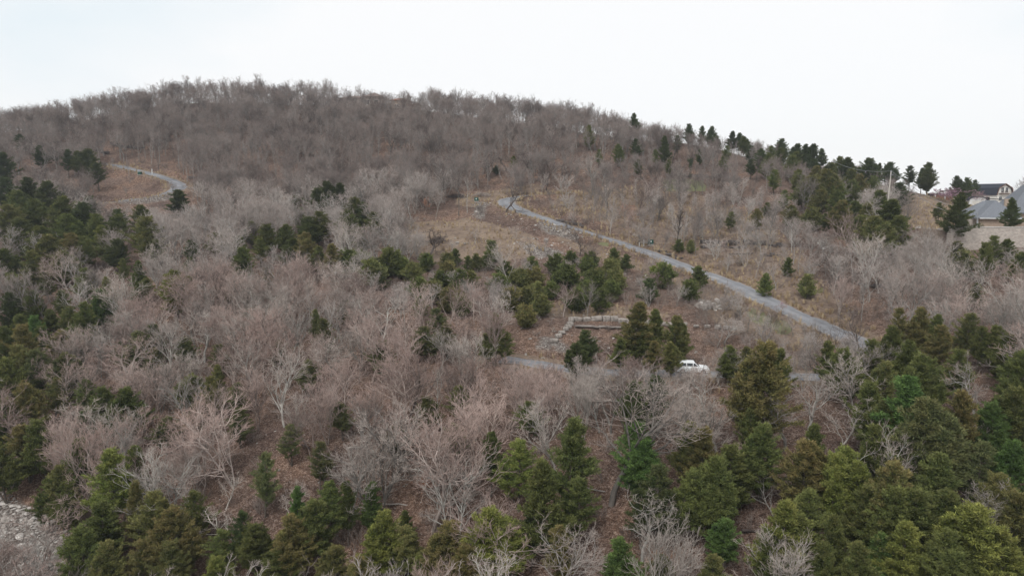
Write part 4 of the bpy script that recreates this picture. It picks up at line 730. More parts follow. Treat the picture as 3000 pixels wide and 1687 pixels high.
def shrub(seed, n, H, spread, twigs):
    g = np.random.RandomState(seed); paths = []
    for i in range(n):
        a = g.uniform(0, 6.28); t = g.uniform(.05, spread); d = unit(np.array([math.cos(a)*t, math.sin(a)*t, 1])); p = np.array([math.cos(a), math.sin(a), 0])*g.uniform(0, .35); ln = H*g.uniform(.5, 1); pts = [p]
        for k in range(3): d = unit(d+g.normal(0, .16, 3)); p = p+d*ln/3; pts.append(p)
        paths.append((np.array(pts), np.array([.014, .011, .008, .005])))
        for k in range(twigs):
            u = g.uniform(.3, 1)*3; j = min(int(u), 2); q = pts[j]+(pts[j+1]-pts[j])*(u-j); dd = unit(d+g.normal(0, .55, 3)+np.array([0, 0, .2])); l2 = ln*g.uniform(.15, .4)
            paths.append((np.array([q, q+dd*l2*.5, q+unit(dd+g.normal(0, .2, 3))*l2]), np.array([.008, .006, .004])))
    V, Q = tubes(paths, 3); return mesh_np('shrub', V, Q, [M['brushtwig']])
SH = [shrub(51, 14, 2.2, .6, 7), shrub(52, 20, 1.8, .9, 6), shrub(53, 9, 2.6, .35, 8), shrub(54, 24, 1.6, 1.1, 5)]
u = np.array(UB); n = len(u); ss = u[:, 3]/2.2
stuff('underbrush', ('tangle of bare brown shrubs and saplings between the trees', 'brush'), u[:, :3]-np.array([0, 0, .05]), np.column_stack([np.zeros(n), np.zeros(n), rng.uniform(0, 6.28, n)]), np.column_stack([ss*1.2, ss*1.2, ss]), rng.randint(0, 4, n), SH)
# dry grass tufts
def tuft(seed, n, H):
    g = np.random.RandomState(seed); V = []
    for i in range(n):
        a = g.uniform(0, 6.28); rr = g.uniform(0, .22); b = np.array([math.cos(a)*rr, math.sin(a)*rr, 0]); h = H*g.uniform(.5, 1); o = np.array([math.cos(a), math.sin(a), 0])*g.uniform(.1, .55)*h
        q = np.array([-math.sin(a), math.cos(a), 0])*.014; V += [b-q, b+q, b+o*.45+q*.8+[0, 0, h*.7], b+o*.45-q*.8+[0, 0, h*.7], b+o*.45-q*.8+[0, 0, h*.7], b+o*.45+q*.8+[0, 0, h*.7], b+o+q*.2+[0, 0, h*.95], b+o-q*.2+[0, 0, h*.95]]
    V = np.array(V); return mesh_np('tuft', V, np.arange(len(V)).reshape(-1, 4), [M['straw']])
GT = [tuft(61, 40, .5), tuft(62, 46, .75), tuft(63, 34, 1.1)]
P = []
for k, (p, z, hw) in RL.items():
    T = np.gradient(p, axis=0); T /= np.linalg.norm(T, axis=1)[:, None]
    for i in range(len(p)):
        for sd in (-1, 1):
            for q in range(5 if k == 'main' else 2):
                if rng.uniform() < .30: continue
                d = hw+.25+abs(rng.normal(0, 1.3)); x = p[i, 0]+sd*T[i, 1]*d+rng.uniform(-.5, .5); y = p[i, 1]-sd*T[i, 0]*d+rng.uniform(-.5, .5); P.append((x, y, rng.uniform(.5, 1.3)))
k = (XX > -235) & (XX < 250) & (YY > 45) & (YY < 345) & (region(GRASS, 1) > .5)
gxs, gys = XX[k], YY[k]
for x, y in zip(gxs, gys):
    for q in range(1 if y > 100 else 2):
        if rng.uniform() < .55*vnoise(x, y, 6, 77)*1.6: P.append((x+rng.uniform(-.5, .5), y+rng.uniform(-.5, .5), rng.uniform(.5, 1.15)))
P = np.array(P); D = np.full(len(P), 1e9)
for kk in RL: d, _ = road_dist(P[:, 0], P[:, 1], kk); D = np.minimum(D, d-RL[kk][2])
P = P[D > .12]; n = len(P)
stuff('dry_grass', ('tufts of straw coloured dry grass along the road and on the clearings', 'grass'), np.column_stack([P[:, 0], P[:, 1], hza(P[:, 0], P[:, 1])]), np.column_stack([np.zeros(n), np.zeros(n), rng.uniform(0, 6.28, n)]), np.column_stack([P[:, 2]]*3), rng.randint(0, 3, n), GT)
# loose rock
import bmesh
def rock_mesh(seed, flat=.6, m_='stone', name='rock', sub=2):
    bm = bmesh.new(); bmesh.ops.create_icosphere(bm, subdivisions=sub, radius=.5); g = np.random.RandomState(seed)
    pl_ = [(unit(g.normal(0, 1, 3)), g.uniform(.28, .42)) for _ in range(9)]
    for v_ in bm.verts:
        c = np.array(v_.co)
        for nrm, dd in pl_:
            e = c.dot(nrm)-dd
            if e > 0: c = c-nrm*e
        v_.co = (c[0]*1.15, c[1]*.95, c[2]*flat*1.2)
    me = bpy.data.meshes.new(name); bm.to_mesh(me); bm.free(); me.materials.append(M[m_]); return me
RK = [rock_mesh(71, .5), rock_mesh(72, .4, 'palestone'), rock_mesh(73, .7), rock_mesh(74, .3, 'palestone')]
P = []
def strew(poly, n, s0, s1):
    wp = np.array(world_poly(poly)); lo, hi = wp.min(0), wp.max(0); c = 0; t = 0
    while c < n and t < n*40:
        t += 1; x, y = rng.uniform(lo[0], hi[0]), rng.uniform(lo[1], hi[1])
        if inpoly(x, y, wp): P.append((x, y, s0+(s1-s0)*rng.uniform()**3)); c += 1
for pl2, n, a, b_ in ((ROCK[1], 85, .2, .8), (ROCK[2], 60, .2, .8), (ROCK[3], 60, .2, .7), ([(1520,640),(1700,680),(1780,730),(1480,730)], 90, .15, .6), (ROCK[4], 60, .4, 1.3), ([(0,1430),(60,1470),(150,1500),(200,1560),(200,1690),(0,1690)], 1300, .10, .5), ([(0,1430),(60,1470),(150,1500),(200,1560),(200,1690),(0,1690)], 60, .5, 1.3),
                    ([(1500,690),(1700,720),(1900,790),(1900,830),(1700,780),(1500,740)], 160, .2, .7), ([(1500,590),(1600,660),(1560,680),(1480,640)], 60, .2, .7), (ROCK[0], 300, .2, .6),
                    (Z_FIELD, 110, .2, .7), (Z_OPEN, 170, .2, .7), (Z_TERR, 130, .2, .8), (ROCK[6], 90, .5, 1.8), (ROCK[8], 80, .3, .8), ([(230,590),(260,560),(262,620),(225,640)], 40, .3, 1.0), ([(2690,660),(2780,700),(2780,730),(2680,700)], 40, .3, .9), ([(400,1100),(1400,1200),(1400,1600),(500,1600)], 120, .15, .4)):
    strew(pl2, n, a, b_)
P = np.array(P); D = np.full(len(P), 1e9)
for kk in RL: d, _ = road_dist(P[:, 0], P[:, 1], kk); D = np.minimum(D, d-RL[kk][2])
P = P[D > .5]; n = len(P)
stuff('rubble', ('pale broken limestone rubble strewn over banks and clearings', 'rubble'), np.column_stack([P[:, 0], P[:, 1], hza(P[:, 0], P[:, 1])+.02]), np.column_stack([rng.normal(0, .25, n), rng.normal(0, .25, n), rng.uniform(0, 6.28, n)]), np.column_stack([P[:, 2]]*3), rng.randint(0, 4, n), RK)
# ------------------------------------------------------------------ trees with blossom, rusty leaves or ivy
def leafy(kind, label, cat, px, py, ytop, proto, material, n, size, tn, wf=1.0, part='blossoms', seed=1, group=None):
    k, pH, mt, mc, _ = PB[proto]; p = hit(px, py); u, s_ = ray(px, ytop); H = CAMZ+s_*p.y-p.z; s = H/pH; g = np.random.RandomState(seed)
    e = thing(kind, label, cat, p, g.uniform(0, 6), group); e.scale = (s*wf, s*wf, s); c = tint(tn)
    for nm, me_ in (('trunk', mt), ('crown', mc)):
        o = bpy.data.objects.new(nm, me_); C.objects.link(o); o.parent = e; o.color = c
    co = np.empty(len(mc.vertices)*3, np.float32); mc.vertices.foreach_get('co', co); co = co.reshape(-1, 3)
    q = co[g.randint(0, len(co), n)]+g.normal(0, .05, (n, 3)); a = g.normal(0, 1, (n, 3)); a /= np.linalg.norm(a, axis=1)[:, None]; b = np.cross(a, g.normal(0, 1, (n, 3))); b /= np.linalg.norm(b, axis=1)[:, None]
    z = (size/s*g.uniform(.6, 1.3, n))[:, None]; V = np.stack([q-a*z, q-b*z*.7, q+a*z, q+b*z*.7], 1).reshape(-1, 3)
    me_ = mesh_np(part, V, np.arange(4*n).reshape(-1, 4), [M[material]]); at = me_.attributes.new('rnd', 'FLOAT', 'POINT'); at.data.foreach_set('value', np.repeat(g.uniform(0, 1, n), 4).astype(np.float32))
    obj(part, me_, e); return e
leafy('redbud_tree', 'wide redbud with mauve haze of blossom beside the white carport', 'tree', 2792, 598, 546, 6, 'redbud', 1500, .10, 'k', 2.4, seed=1)
leafy('redbud_tree', 'redbud with mauve blossom against the dark roof of the gambrel house', 'tree', 2850, 600, 556, 4, 'redbud', 700, .10, 'k', 1.5, seed=5)
leafy('redbud_tree', 'small redbud with bright magenta buds on the bank below the upper road', 'tree', 1902, 850, 790, 4, 'redbud', 500, .055, 'k', 1.1, seed=2)
leafy('redbud_tree', 'slim redbud with faint pink buds at the lower edge of the upper road', 'tree', 2288, 925, 876, 0, 'redbud', 220, .045, 'k', 1.1, seed=3)
leafy('blossoming_tree', 'small tree white with blossom among dark trunks on the right slope', 'tree', 2408, 752, 696, 10, 'blossom', 900, .085, 'n', 1.1, seed=4)
leafy('oak_sapling', 'oak sapling keeping rust red leaves above the upper road', 'tree', 1832, 668, 590, 7, 'rust', 520, .10, 'k', 1.0, 'leaves', seed=6)
leafy('oak_sapling', 'small oak with orange brown leaves left of the tan clearing', 'tree', 1243, 628, 574, 10, 'rust', 420, .10, 'k', .9, 'leaves', seed=7)
leafy('oak_sapling', 'young oak with a few rusty leaves low on the trunk, by the dark ledge', 'tree', 2085, 705, 652, 5, 'rust', 160, .09, 'n', 1.0, 'leaves', seed=8)
leafy('oak_sapling', 'low beech brown with old leaves on the orange litter at lower centre', 'tree', 1235, 1470, 1375, 6, 'rust', 800, .05, 'r', 1.0, 'leaves', seed=9)
def ivy_tree(label, px, py, ytop, proto, hfrac, seed):
    e = leafy('ivy_covered_tree', label, 'tree', px, py, ytop, proto, 'ivy', 4, .05, 'd', 1.0, 'leaves', seed); g = np.random.RandomState(seed)
    old = [c for c in e.children if c.name.startswith('leaves')][0]; pH = PB[proto][1]; n = 1600
    mt = PB[proto][2]; co = np.empty(len(mt.vertices)*3, np.float32); mt.vertices.foreach_get('co', co); co = co.reshape(-1, 3); co = co[(co[:, 2] < pH*hfrac) & (np.hypot(co[:, 0], co[:, 1]) < 1.1)]
    co = co[g.randint(0, len(co), n)]; q = co+g.normal(0, .28, (n, 3)); a = g.normal(0, 1, (n, 3)); a /= np.linalg.norm(a, axis=1)[:, None]; b = np.cross(a, g.normal(0, 1, (n, 3))); b /= np.linalg.norm(b, axis=1)[:, None]
    V = np.stack([q-a*.12, q-b*.1, q+a*.12, q+b*.1], 1).reshape(-1, 3); me_ = mesh_np('leaves', V, np.arange(4*n).reshape(-1, 4), [M['ivy']])
    at = me_.attributes.new('rnd', 'FLOAT', 'POINT'); at.data.foreach_set('value', np.repeat(g.uniform(0, 1, n), 4).astype(np.float32)); old.data = me_
ivy_tree('dark tree with ivy climbing its trunk at the top of the green patch', 2022, 524, 430, 8, .62, 21)
ivy_tree('dark tree wrapped in ivy on the slope above the road bend', 1556, 500, 436, 9, .5, 22)
# ------------------------------------------------------------------ houses
def hip_roof(mb, x0, x1, y0, y1, z, h, ov=.45, t=.18, along='x', gable=()):
    a, b, c, d = x0-ov, x1+ov, y0-ov, y1+ov
    if along == 'x':
        r = (d-c)/2; l = a+(0 if 'l' in gable else min(r, (b-a)/2-.05)); m_ = b-(0 if 'r' in gable else min(r, (b-a)/2-.05)); top = [(l, (c+d)/2, z+h), (m_, (c+d)/2, z+h)]
        v = [(a,c,z),(b,c,z),(b,d,z),(a,d,z)]+top; f = [(0,1,5,4),(1,2,5),(2,3,4,5),(3,0,4)]
    else:
        r = (b-a)/2; l = c+(0 if 'f' in gable else min(r, (d-c)/2-.05)); m_ = d-(0 if 'b' in gable else min(r, (d-c)/2-.05)); top = [((a+b)/2, l, z+h), ((a+b)/2, m_, z+h)]
        v = [(a,c,z),(b,c,z),(b,d,z),(a,d,z)]+top; f = [(0,1,4),(1,2,5,4),(2,3,5),(3,0,4,5)]
    mb.add(v, f); mb.add([(a,c,z-t),(b,c,z-t),(b,d,z-t),(a,d,z-t),(a,c,z-.002),(b,c,z-.002),(b,d,z-.002),(a,d,z-.002)], [(0,3,2,1),(0,1,5,4),(1,2,6,5),(2,3,7,6),(3,0,4,7)])
    return mb
def window(parent, x, y, z, w_, h, face='f', frame='white'):
    """face f: looks to -y, l: looks to -x, r: +x"""
    fr = MB(); gl = MB(); q = .09
    def bx(mb, u0, u1, z0, z1, d0, d1):
        if face == 'f': mb.box(x+u0, x+u1, y-d1, y-d0, z+z0, z+z1)
        elif face == 'l': mb.box(x-d1, x-d0, y+u0, y+u1, z+z0, z+z1)
        else: mb.box(x+d0, x+d1, y+u0, y+u1, z+z0, z+z1)
    bx(fr, -w_/2-q, w_/2+q, -q, -.001, .0, .09); bx(fr, -w_/2-q, w_/2+q, h+.001, h+q, .0, .09); bx(fr, -w_/2-q, -w_/2, 0, h, 0, .09); bx(fr, w_/2, w_/2+q, 0, h, 0, .09); bx(fr, -.03, .03, 0, h, .031, .08)
    wn = fr.build('window', M[frame], parent); bx(gl, -w_/2, w_/2, 0, h, .005, .03); gl.build('pane', M['glass'], wn)
# hilltop house
p = hit(1060, 322); hx = ray(1060, 300)[0]*304; hzv = hz(hx, 304)-.3
e = thing('hilltop_house', 'low brown roofed house on the ridge, half hidden by bare trees', 'house', (hx, 304, hzv))
px1 = 304/F
wl = MB().box(-9.6, 0.5, 0, 9, 0, 4.7).box(.6, 9.2, -1.5, 9, -.5, 5.1).build('wall', M['tanpale'], e)
wl2 = MB().box(12.5, 20.5, 1, 8, -.8, 3.9).build('wall', M['tan'], e)
rf = MB(); hip_roof(rf, -9.6, .4, 0, 9, 4.72, 1.5, gable='r'); rf.build('roof', M['shinglebrown'], e)
rf = MB(); hip_roof(rf, .6, 9.2, -1.5, 9, 5.12, 2.4, .6); rf.build('roof', M['shinglebrown'], e)
rf = MB(); hip_roof(rf, 12.5, 20.5, 1, 8, 3.92, 1.5, .5); rf.build('roof', M['redbrown'], e)
MB().box(9.25, 12.45, 2, 7, -.4, 2.6).build('wall', M['grey'], e)
for x, y, z, w_, h in ((-7.5, 0, 1.6, 1.6, 1.5), (-4, 0, 1.6, 1.6, 1.5), (2.6, -1.5, 1.8, 1.8, 1.8), (6.6, -1.5, 1.8, 1.8, 1.8), (15, 1, .8, 1.5, 1.3), (18, 1, .8, 1.5, 1.3)): window(e, x, y, z, w_, h)
MB().box(9.8, 10.6, 1.2, 2.0, 0, 5.6).build('chimney', M['grey'], e)
# small outbuilding right of it
q = hit(1213, 322); e = thing('small_outbuilding', 'small outbuilding with low red roof right of the hilltop house', 'shed', (q.x, q.y+2, hz(q.x, q.y+2)-.2))
MB().box(-2.6, 2.6, 0, 4, 0, 1.9).build('wall', M['tan'], e); rf = MB(); hip_roof(rf, -2.6, 2.6, 0, 4, 1.92, .9, .35); rf.build('roof', M['redbrown'], e)
# gambrel house
gy = 258; gx = ray(2917, 590)[0]*gy; gz = CAMZ+ray(2917, 600)[1]*gy+.7; ang = R(74)
e = thing('gambrel_house', 'cream house with charcoal gambrel roof and balcony on the hill at the right', 'house', (gx, gy, gz), ang)
# local: +x runs back-left along the long side (rotated), gable end spans -y.. ; long axis x from 0 to 11, gable at x=0 ; width along y
Lh, Wh = 16.0, 7.8; e.rotation_euler = (0, 0, R(180-74)); E = 3.1; prof = [(0, E), (.75, E+2.35), (Wh/2, E+3.9), (Wh-.75, E+2.35), (Wh, E)]
PW = [(0, 0)]+prof+[(Wh, 0)]
pw = [(y, z) for y, z in PW]
def flipy(pr): return [(-y, z) for y, z in pr]
wl = MB().prism(flipy(pw), .05, Lh-.05, 'x').build('wall', M['cream'], e)
def gam(mb, o, t, x0, x1):
    outer = [(-.35, E-.25), (.55, E+2.55), (Wh/2, E+4.15), (Wh-.55, E+2.55), (Wh+.35, E-.25)]; inner = [(-.12, E-.25), (.70, E+2.42), (Wh/2, E+3.96), (Wh-.70, E+2.42), (Wh+.12, E-.25)]
    for i in range(4): mb.prism(flipy([outer[i], outer[i+1], inner[i+1], inner[i]]), x0, x1, 'x')
gam_roof = MB(); gam(gam_roof, .3, .1, -.45, Lh+.4); gam_roof.build('roof', M['shingledark'], e)
tr = MB(); 
outer = [(-.37, E-.27), (.55, E+2.57), (Wh/2, E+4.18), (Wh-.55, E+2.57), (Wh+.37, E-.27)]; inner = [(-.02, E-.27), (.82, E+2.32), (Wh/2, E+3.84), (Wh-.82, E+2.32), (Wh+.02, E-.27)]
for i in range(4): tr.prism(flipy([outer[i], outer[i+1], inner[i+1], inner[i]]), -.52, -.452, 'x')
tr.build('gable_trim', M['brown'], e)
for yy, zz, ww, hh in ((-2.9, E+.75, 1.3, 1.9), (-5.0, E+.75, 1.3, 1.9), (-2.2, .7, 1.3, 1.6), (-5.6, .9, 1.5, 1.3)): window(e, .05, yy, zz, ww, hh, 'l')
bl = MB().box(-1.0, -.02, -6.6, -1.2, E+.35, E+.5)
for k in range(12): bl.box(-.98, -.93, -6.58+k*.487, -6.53+k*.487, E+.5, E+1.2)
bl.box(-1.0, -.91, -6.6, -1.2, E+1.2, E+1.28); bl.build('balcony', M['brown'], e)
# long side faces the camera's left: y=0 side looks +y
def win_y(par, x, z, w_, h):
    fr = MB(); q = .09; fr.box(x-w_/2-q, x+w_/2+q, .0, .09, z-q, z-.001).box(x-w_/2-q, x+w_/2+q, 0, .09, z+h+.001, z+h+q).box(x-w_/2-q, x-w_/2, 0, .09, z, z+h).box(x+w_/2, x+w_/2+q, 0, .09, z, z+h).box(x-.03, x+.03, .031, .08, z, z+h)
    wn = fr.build('window', M['brown'], par); MB().box(x-w_/2, x+w_/2, .005, .03, z, z+h).build('pane', M['glass'], wn)
win_y(e, 7.6, .9, 1.6, 1.5); win_y(e, 9.4, .9, .9, 1.3); win_y(e, 3.2, .9, 1.2, 1.2)
MB().box(6.1, 6.18, .02, .12, 0, E-.3).build('downpipe', M['brown'], e)
# arched shed below it
sy = 236; sx = ray(2864, 600)[0]*sy; sz = CAMZ+ray(2864, 601)[1]*sy-.3
e = thing('arched_shed', 'small white fronted shed with curved dark roof below the gambrel house', 'shed', (sx, sy, sz), R(-18))
arc = lambda r0, h0, o, n=9: [(-(r0)*math.cos(math.pi*i/(n-1)), o+h0*math.sin(math.pi*i/(n-1))) for i in range(n)]
a1 = arc(2.5, 1.15, 2.0); MB().prism([(-2.5, 0)]+a1+[(2.5, 0)], 0, 5.5).build('wall', M['white'], e)
a2 = arc(2.95, 1.42, 1.9); a3 = arc(2.7, 1.22, 1.9); rf = MB()
for i in range(8): rf.prism([a2[i], a2[i+1], a3[i+1], a3[i]], -.3, 5.7)
rf.build('roof', M['shingledark'], e)
MB().box(-1.7, 1.7, -.05, -.003, .1, 1.75).build('door', M['cream'], e)
MB().box(2.7, 9.4, .3, 5.2, 0, 2.0).build('wall', M['cream'], e); r2 = MB(); r2.add([(2.65,-.2,2.55),(9.8,-.2,2.02),(9.8,5.6,2.02),(2.65,5.6,2.55),(2.65,-.2,2.7),(9.8,-.2,2.17),(9.8,5.6,2.17),(2.65,5.6,2.7)], [(0,3,2,1),(4,5,6,7),(0,1,5,4),(1,2,6,5),(2,3,7,6),(3,0,4,7)]); r2.build('roof', M['shingledark'], e)
# carport
cy = 238; cx = ray(2769, 580)[0]*cy; cz = CAMZ+ray(2769, 592)[1]*cy+.9
e = thing('carport', 'white gabled carport with brown board sides beside the redbud', 'carport', (cx, cy, cz))
MB().prism([(-3.9, 2.15), (0, 3.35), (3.9, 2.15), (3.9, 2.32), (0, 3.55), (-3.9, 2.32)], -.4, 6).build('roof', M['white'], e)
MB().add([(-3.5,0,2.28),(3.5,0,2.28),(0,0,3.34),(-3.5,.12,2.28),(3.5,.12,2.28),(0,.12,3.34)], [(0,1,2),(5,4,3),(0,3,4,1),(1,4,5,2),(2,5,3,0)]).build('gable_panel', M['white'], e)
for x in (-3.4, 0, 3.4): MB().box(x-.13, x+.13, 0, .26, -.5, 2.27).build('post', M['white'], e)
MB().box(-3.25, -.15, .3, .42, -.4, 1.7).box(.15, 3.25, .3, .42, -.4, 1.7).build('side_boards', M['redbrown'], e)
MB().box(-3.3, 3.3, 5.2, 5.4, -.4, 2.1).build('back_wall', M['shingledark'], e)
# brick house in front
y0 = 146; zx = ray(2866, 638)[0]*y0; ze = CAMZ+ray(2866, 638)[1]*y0; zg = CAMZ-6.9
e = thing('brick_house', 'tan brick house with big grey hipped roofs behind the retaining wall', 'house', (zx, y0, zg), R(-20)); hE = ze-zg
MB().box(.5, 7.3, .3, 8.5, 0, hE-.2).build('wall', M['tan'], e)
MB().box(7.301, 22, 2.2, 14, 0, hE+.9).build('wall', M['tan'], e)
MB().box(-1.4, .49, 3.6, 9, 0, hE+.3).build('wall', M['tanpale'], e)
rf = MB(); hip_roof(rf, .3, 7.5, .2, 10.5, hE, 3.7, .5, along='y', gable='b'); rf.build('roof', M['shingle'], e)
rf = MB(); hip_roof(rf, -1.2, 9, 4.5, 12.5, hE+.35, 3.2, .5); rf.build('roof', M['shingle'], e)
rf = MB(); hip_roof(rf, 6.2, 24, 2.2, 15, hE+1.1, 8.4, .55); rf.build('roof', M['shingle'], e)
gb = MB().box(5.4, 7.2, 3.2, 3.7, hE+.5, hE+4.0); gb.build('gable_wall', M['tan'], e); 
MB().box(.2, 7.7, -.42, -.33, hE-.2, hE-.03).build('gutter', M['white'], e)
window(e, 10.5, 2.2, .9, 1.4, 1.4); window(e, 14, 2.2, .9, 1.6, 1.4)
MB().box(.0, .08, .1, .18, 0, hE-.2).build('downpipe', M['white'], e)
# retaining wall
zt = CAMZ+ray(2900, 664)[1]*134.3; xw = ray(2781, 690)[0]*134.4
e = thing('retaining_wall', 'long pale wall of split-face blocks holding up the brick house yard', 'wall', (xw, 133.9, zt))
MB().box(0, 75, 0, 1.3, -9, -.2).build('block_face', M['blocks'], e); MB().box(-.06, 75, -.07, 1.36, -.196, 0).build('coping', M['palestone'], e)
# poles and wires
def pole(label, px, ytop, H, name='utility_pole', r=.16, top=True):
    p = base_for(px, ytop, H); e = thing(name, label, 'pole', p); MB().tube([(0, 0, -.5), (.1, 0, H*.5), (.28, 0, H)], [r, r*.9, r*.72], 8).build('post', M['pole'], e)
    if top:
        MB().box(-.05, .6, -.3, -.2, H-.9, H-.78).build('bracket', M['grey'], e)
        MB().tube([(.62, -.25, H-.85), (.62, -.25, H-.55)], .07, 6).build('insulator', M['grey'], e); MB().tube([(.26, 0, H+.002), (.26, 0, H+.3)], .06, 6).build('insulator', M['grey'], e)
    return p, H
p1, H1 = pole('tall weathered wooden utility pole leaning slightly above the right slope', 2607, 503, 12.5)
y2 = 139.5; x2 = ray(2863, 640)[0]*y2; e = thing('service_mast', 'thin grey mast at the left corner of the brick house', 'pole', (x2, y2, CAMZ-6.8)); zt2 = CAMZ+ray(2863, 623)[1]*y2+6.8-CAMZ
MB().tube([(0, 0, 0), (0, 0, zt2)], .07, 6).build('post', M['grey'], e); MB().box(-.14, .14, -.14, -.071, zt2*.45, zt2*.6).build('meter_box', M['grey'], e)
def wire(label, a, b, sag, r=.03):
    a, b = Vector(a), Vector(b); pts = [a.lerp(b, t/14)-Vector((0, 0, sag*4*(t/14)*(1-t/14))) for t in range(15)]; o = MB().tube([q-a for q in pts], r, 4).build('power_line', M['grey'], None, a); tag(o, label, 'cable', 'power lines strung from the wooden pole')
wire('upper power line sagging from the wooden pole to the brick house', (p1.x+.28, p1.y, p1.z+H1+.2), (x2, y2, CAMZ-6.8+zt2), 1.6)
wire('lower power line sagging from the wooden pole to the brick house', (p1.x+.6, p1.y-.25, p1.z+H1-.6), (x2, y2, CAMZ-7.2+zt2-.9), 2.0)
pl_ = base_for(2440, 462, 9); wire('power line running left from the wooden pole into the ridge cedars', (p1.x+.28, p1.y, p1.z+H1+.1), (pl_.x, pl_.y, pl_.z+8.0), 1.2)
p = base_for(1689, 393, 5); e = thing('dead_snag', 'bare white dead trunk standing straight on the slope under the ridge', 'tree', p); MB().tube([(0, 0, -.3), (.05, 0, 2.5), (0, .1, 5)], [.17, .14, .08], 7).build('trunk', M['pole'], e)
MB().tube([(.04, 0, 3.2), (.5, 0, 3.9)], [.05, .02], 5).build('branch', M['pole'], e)
p = hit(446, 511); e = thing('marker_post', 'white marker post beside the hairpin road at the upper left', 'post', p); MB().tube([(0, 0, -.2), (0, 0, 1.7)], .12, 8).build('shaft', M['white'], e); MB().tube([(0, 0, 1.702), (0, 0, 1.8)], [.15, .09], 8).build('cap', M['grey'], e)
# green utility boxes
def ubox(label, px, py, s=1.0, plate=True):
    p = hit(px, py); e = thing('utility_box', label, 'utility box', p, R(random.uniform(-6, 6)), 'green utility boxes along the roads'); e.scale = (s, s, s)
    MB().box(-.62, .62, -.6, .6, -.3, .1).build('pad', M['stone'], e); o = MB().prism([(-.5, .1), (-.5, .86), (-.38, .98), (.5, .98), (.5, .1)], -.5, .5, 'x').build('cabinet', M['box'], e, bevel=.02)
    MB().box(-.02, .02, -.515, -.502, .14, .84).build('door_seam', M['darkmetal'], e)
    if plate: MB().tube([(0, -.503, .62), (0, -.53, .62)], .15, 12).build('label_plate', M['white'], e)
ubox('green utility box with white sticker above the upper road', 1906, 716, 1.15); ubox('green utility box on the bank left of the road bend', 1396, 590, 1.05); ubox('small green utility box inside the hairpin at the upper left', 410, 512, .95, False)
p = hit(1893, 720); e = thing('culvert_railing', 'low metal railing with dark pickets by the roadside utility box', 'railing', p, R(-6))
MB().tube([(-1.6, 0, .75), (1.6, 0, .62)], .05, 6).build('rail', M['grey'], e); pk = MB()
for k in range(12): pk.box(-1.45+k*.25, -1.41+k*.25, -.02, .02, -.2, .62)
pk.build('pickets', M['darkmetal'], e)
for x, h in ((-1.6, .8), (-.55, 1.45)): MB().box(x-.06, x+.06, -.06, .06, -.3, h).build('post', M['white'], e)
MB().box(-1.9, 2.0, .12, .5, -.4, .05).build('headwall', M['stone'], e)
# ------------------------------------------------------------------ cars
def car(label, px, py, rz, paint, L_=4.5, H_=1.62):
    p = hit(px, py); e = thing('parked_car', label, 'car', (p.x, p.y, p.z+.03), rz); W2 = .92; w_ = .34; h = L_/2
    low = [(-h, .45), (-h+.03, .95), (-h+.2, 1.02), (.95, 1.02), (h-.25, .88), (h-.02, .72), (h, .42), (h-.1, .26), (-h+.1, .26)]
    bd = MB().prism([(x, z) for x, z in low], -W2, W2, 'y')
    cab = [(-h+.18, 1.0), (-h+.42, H_-.12), (-h+.75, H_), (.15, H_), (.95, 1.0)]
    n = len(cab); v = [(x, -W2+.05+(z-1.0)*.30, z) for x, z in cab]+[(x, W2-.05-(z-1.0)*.30, z) for x, z in cab]
    bd.add(v, [tuple(range(n)), tuple(range(2*n-1, n-1, -1))]+[(i, i+n, (i+1) % n+n, (i+1) % n) for i in range(n-1)])
    bd.build('body', M[paint], e, bevel=.05)
    def side(x0, x1, x2, x3, z0, z1, s):
        y = lambda z: s*(W2-.05-(z-1.0)*.30+.012)
        a = [(x0, y(z0), z0), (x1, y(z0), z0), (x2, y(z1), z1), (x3, y(z1), z1)]; b = [(u_, v_-s*.02, t_) for u_, v_, t_ in a]
        MB().add(a+b, [(0, 1, 2, 3), (7, 6, 5, 4)]+[(i, (i+1) % 4, (i+1) % 4+4, i+4) for i in range(4)]).build('side_window', M['glass'], e)
    for s in (-1, 1):
        side(-h+.42, -.95, -.95, -h+.62, 1.08, H_-.16, s); side(-.85, -.05, -.05, -.85, 1.08, H_-.16, s); side(.05, .72, .22, .05, 1.08, H_-.16, s)
    d = Vector((.8, 0, H_-1.0)).normalized(); off = Vector((d.z, 0, .8/math.hypot(.8, H_-1))) * .012
    ws = [Vector((.90, -.76, 1.06)), Vector((.90, .76, 1.06)), Vector((.24, .62, H_-.07)), Vector((.24, -.62, H_-.07))]
    MB().add([a+off*1.6 for a in ws]+[a-off for a in ws], [(0, 1, 2, 3), (7, 6, 5, 4), (0, 4, 5, 1), (1, 5, 6, 2), (2, 6, 7, 3), (3, 7, 4, 0)]).build('windscreen', M['glass'], e)
    for x in (-h+.85, h-.85):
        for s in (-1, 1):
            t_ = MB().tube([(x, s*(W2-.20), w_), (x, s*(W2+.02), w_)], w_, 18).build('wheel', M['rubber'], e); MB().tube([(x, s*(W2+.021), w_), (x, s*(W2+.035), w_)], w_*.62, 12).build('rim', M['grey'], t_)
    for s in (-.68, .68):
        MB().box(h-.12, h+.012, s-.17, s+.17, .62, .76).build('headlight', M['glass'], e); MB().box(-h-.012, -h+.1, s-.14, s+.14, .72, .95).build('tail_light', M['redbrown'], e)
    MB().box(h-.05, h+.015, -.4, .4, .36, .56).build('grille', M['darkmetal'], e)
car('white car parked on the lower road behind the bronze cedars', 2028, 1091, R(-8), 'carpaint', 4.6, 1.66)
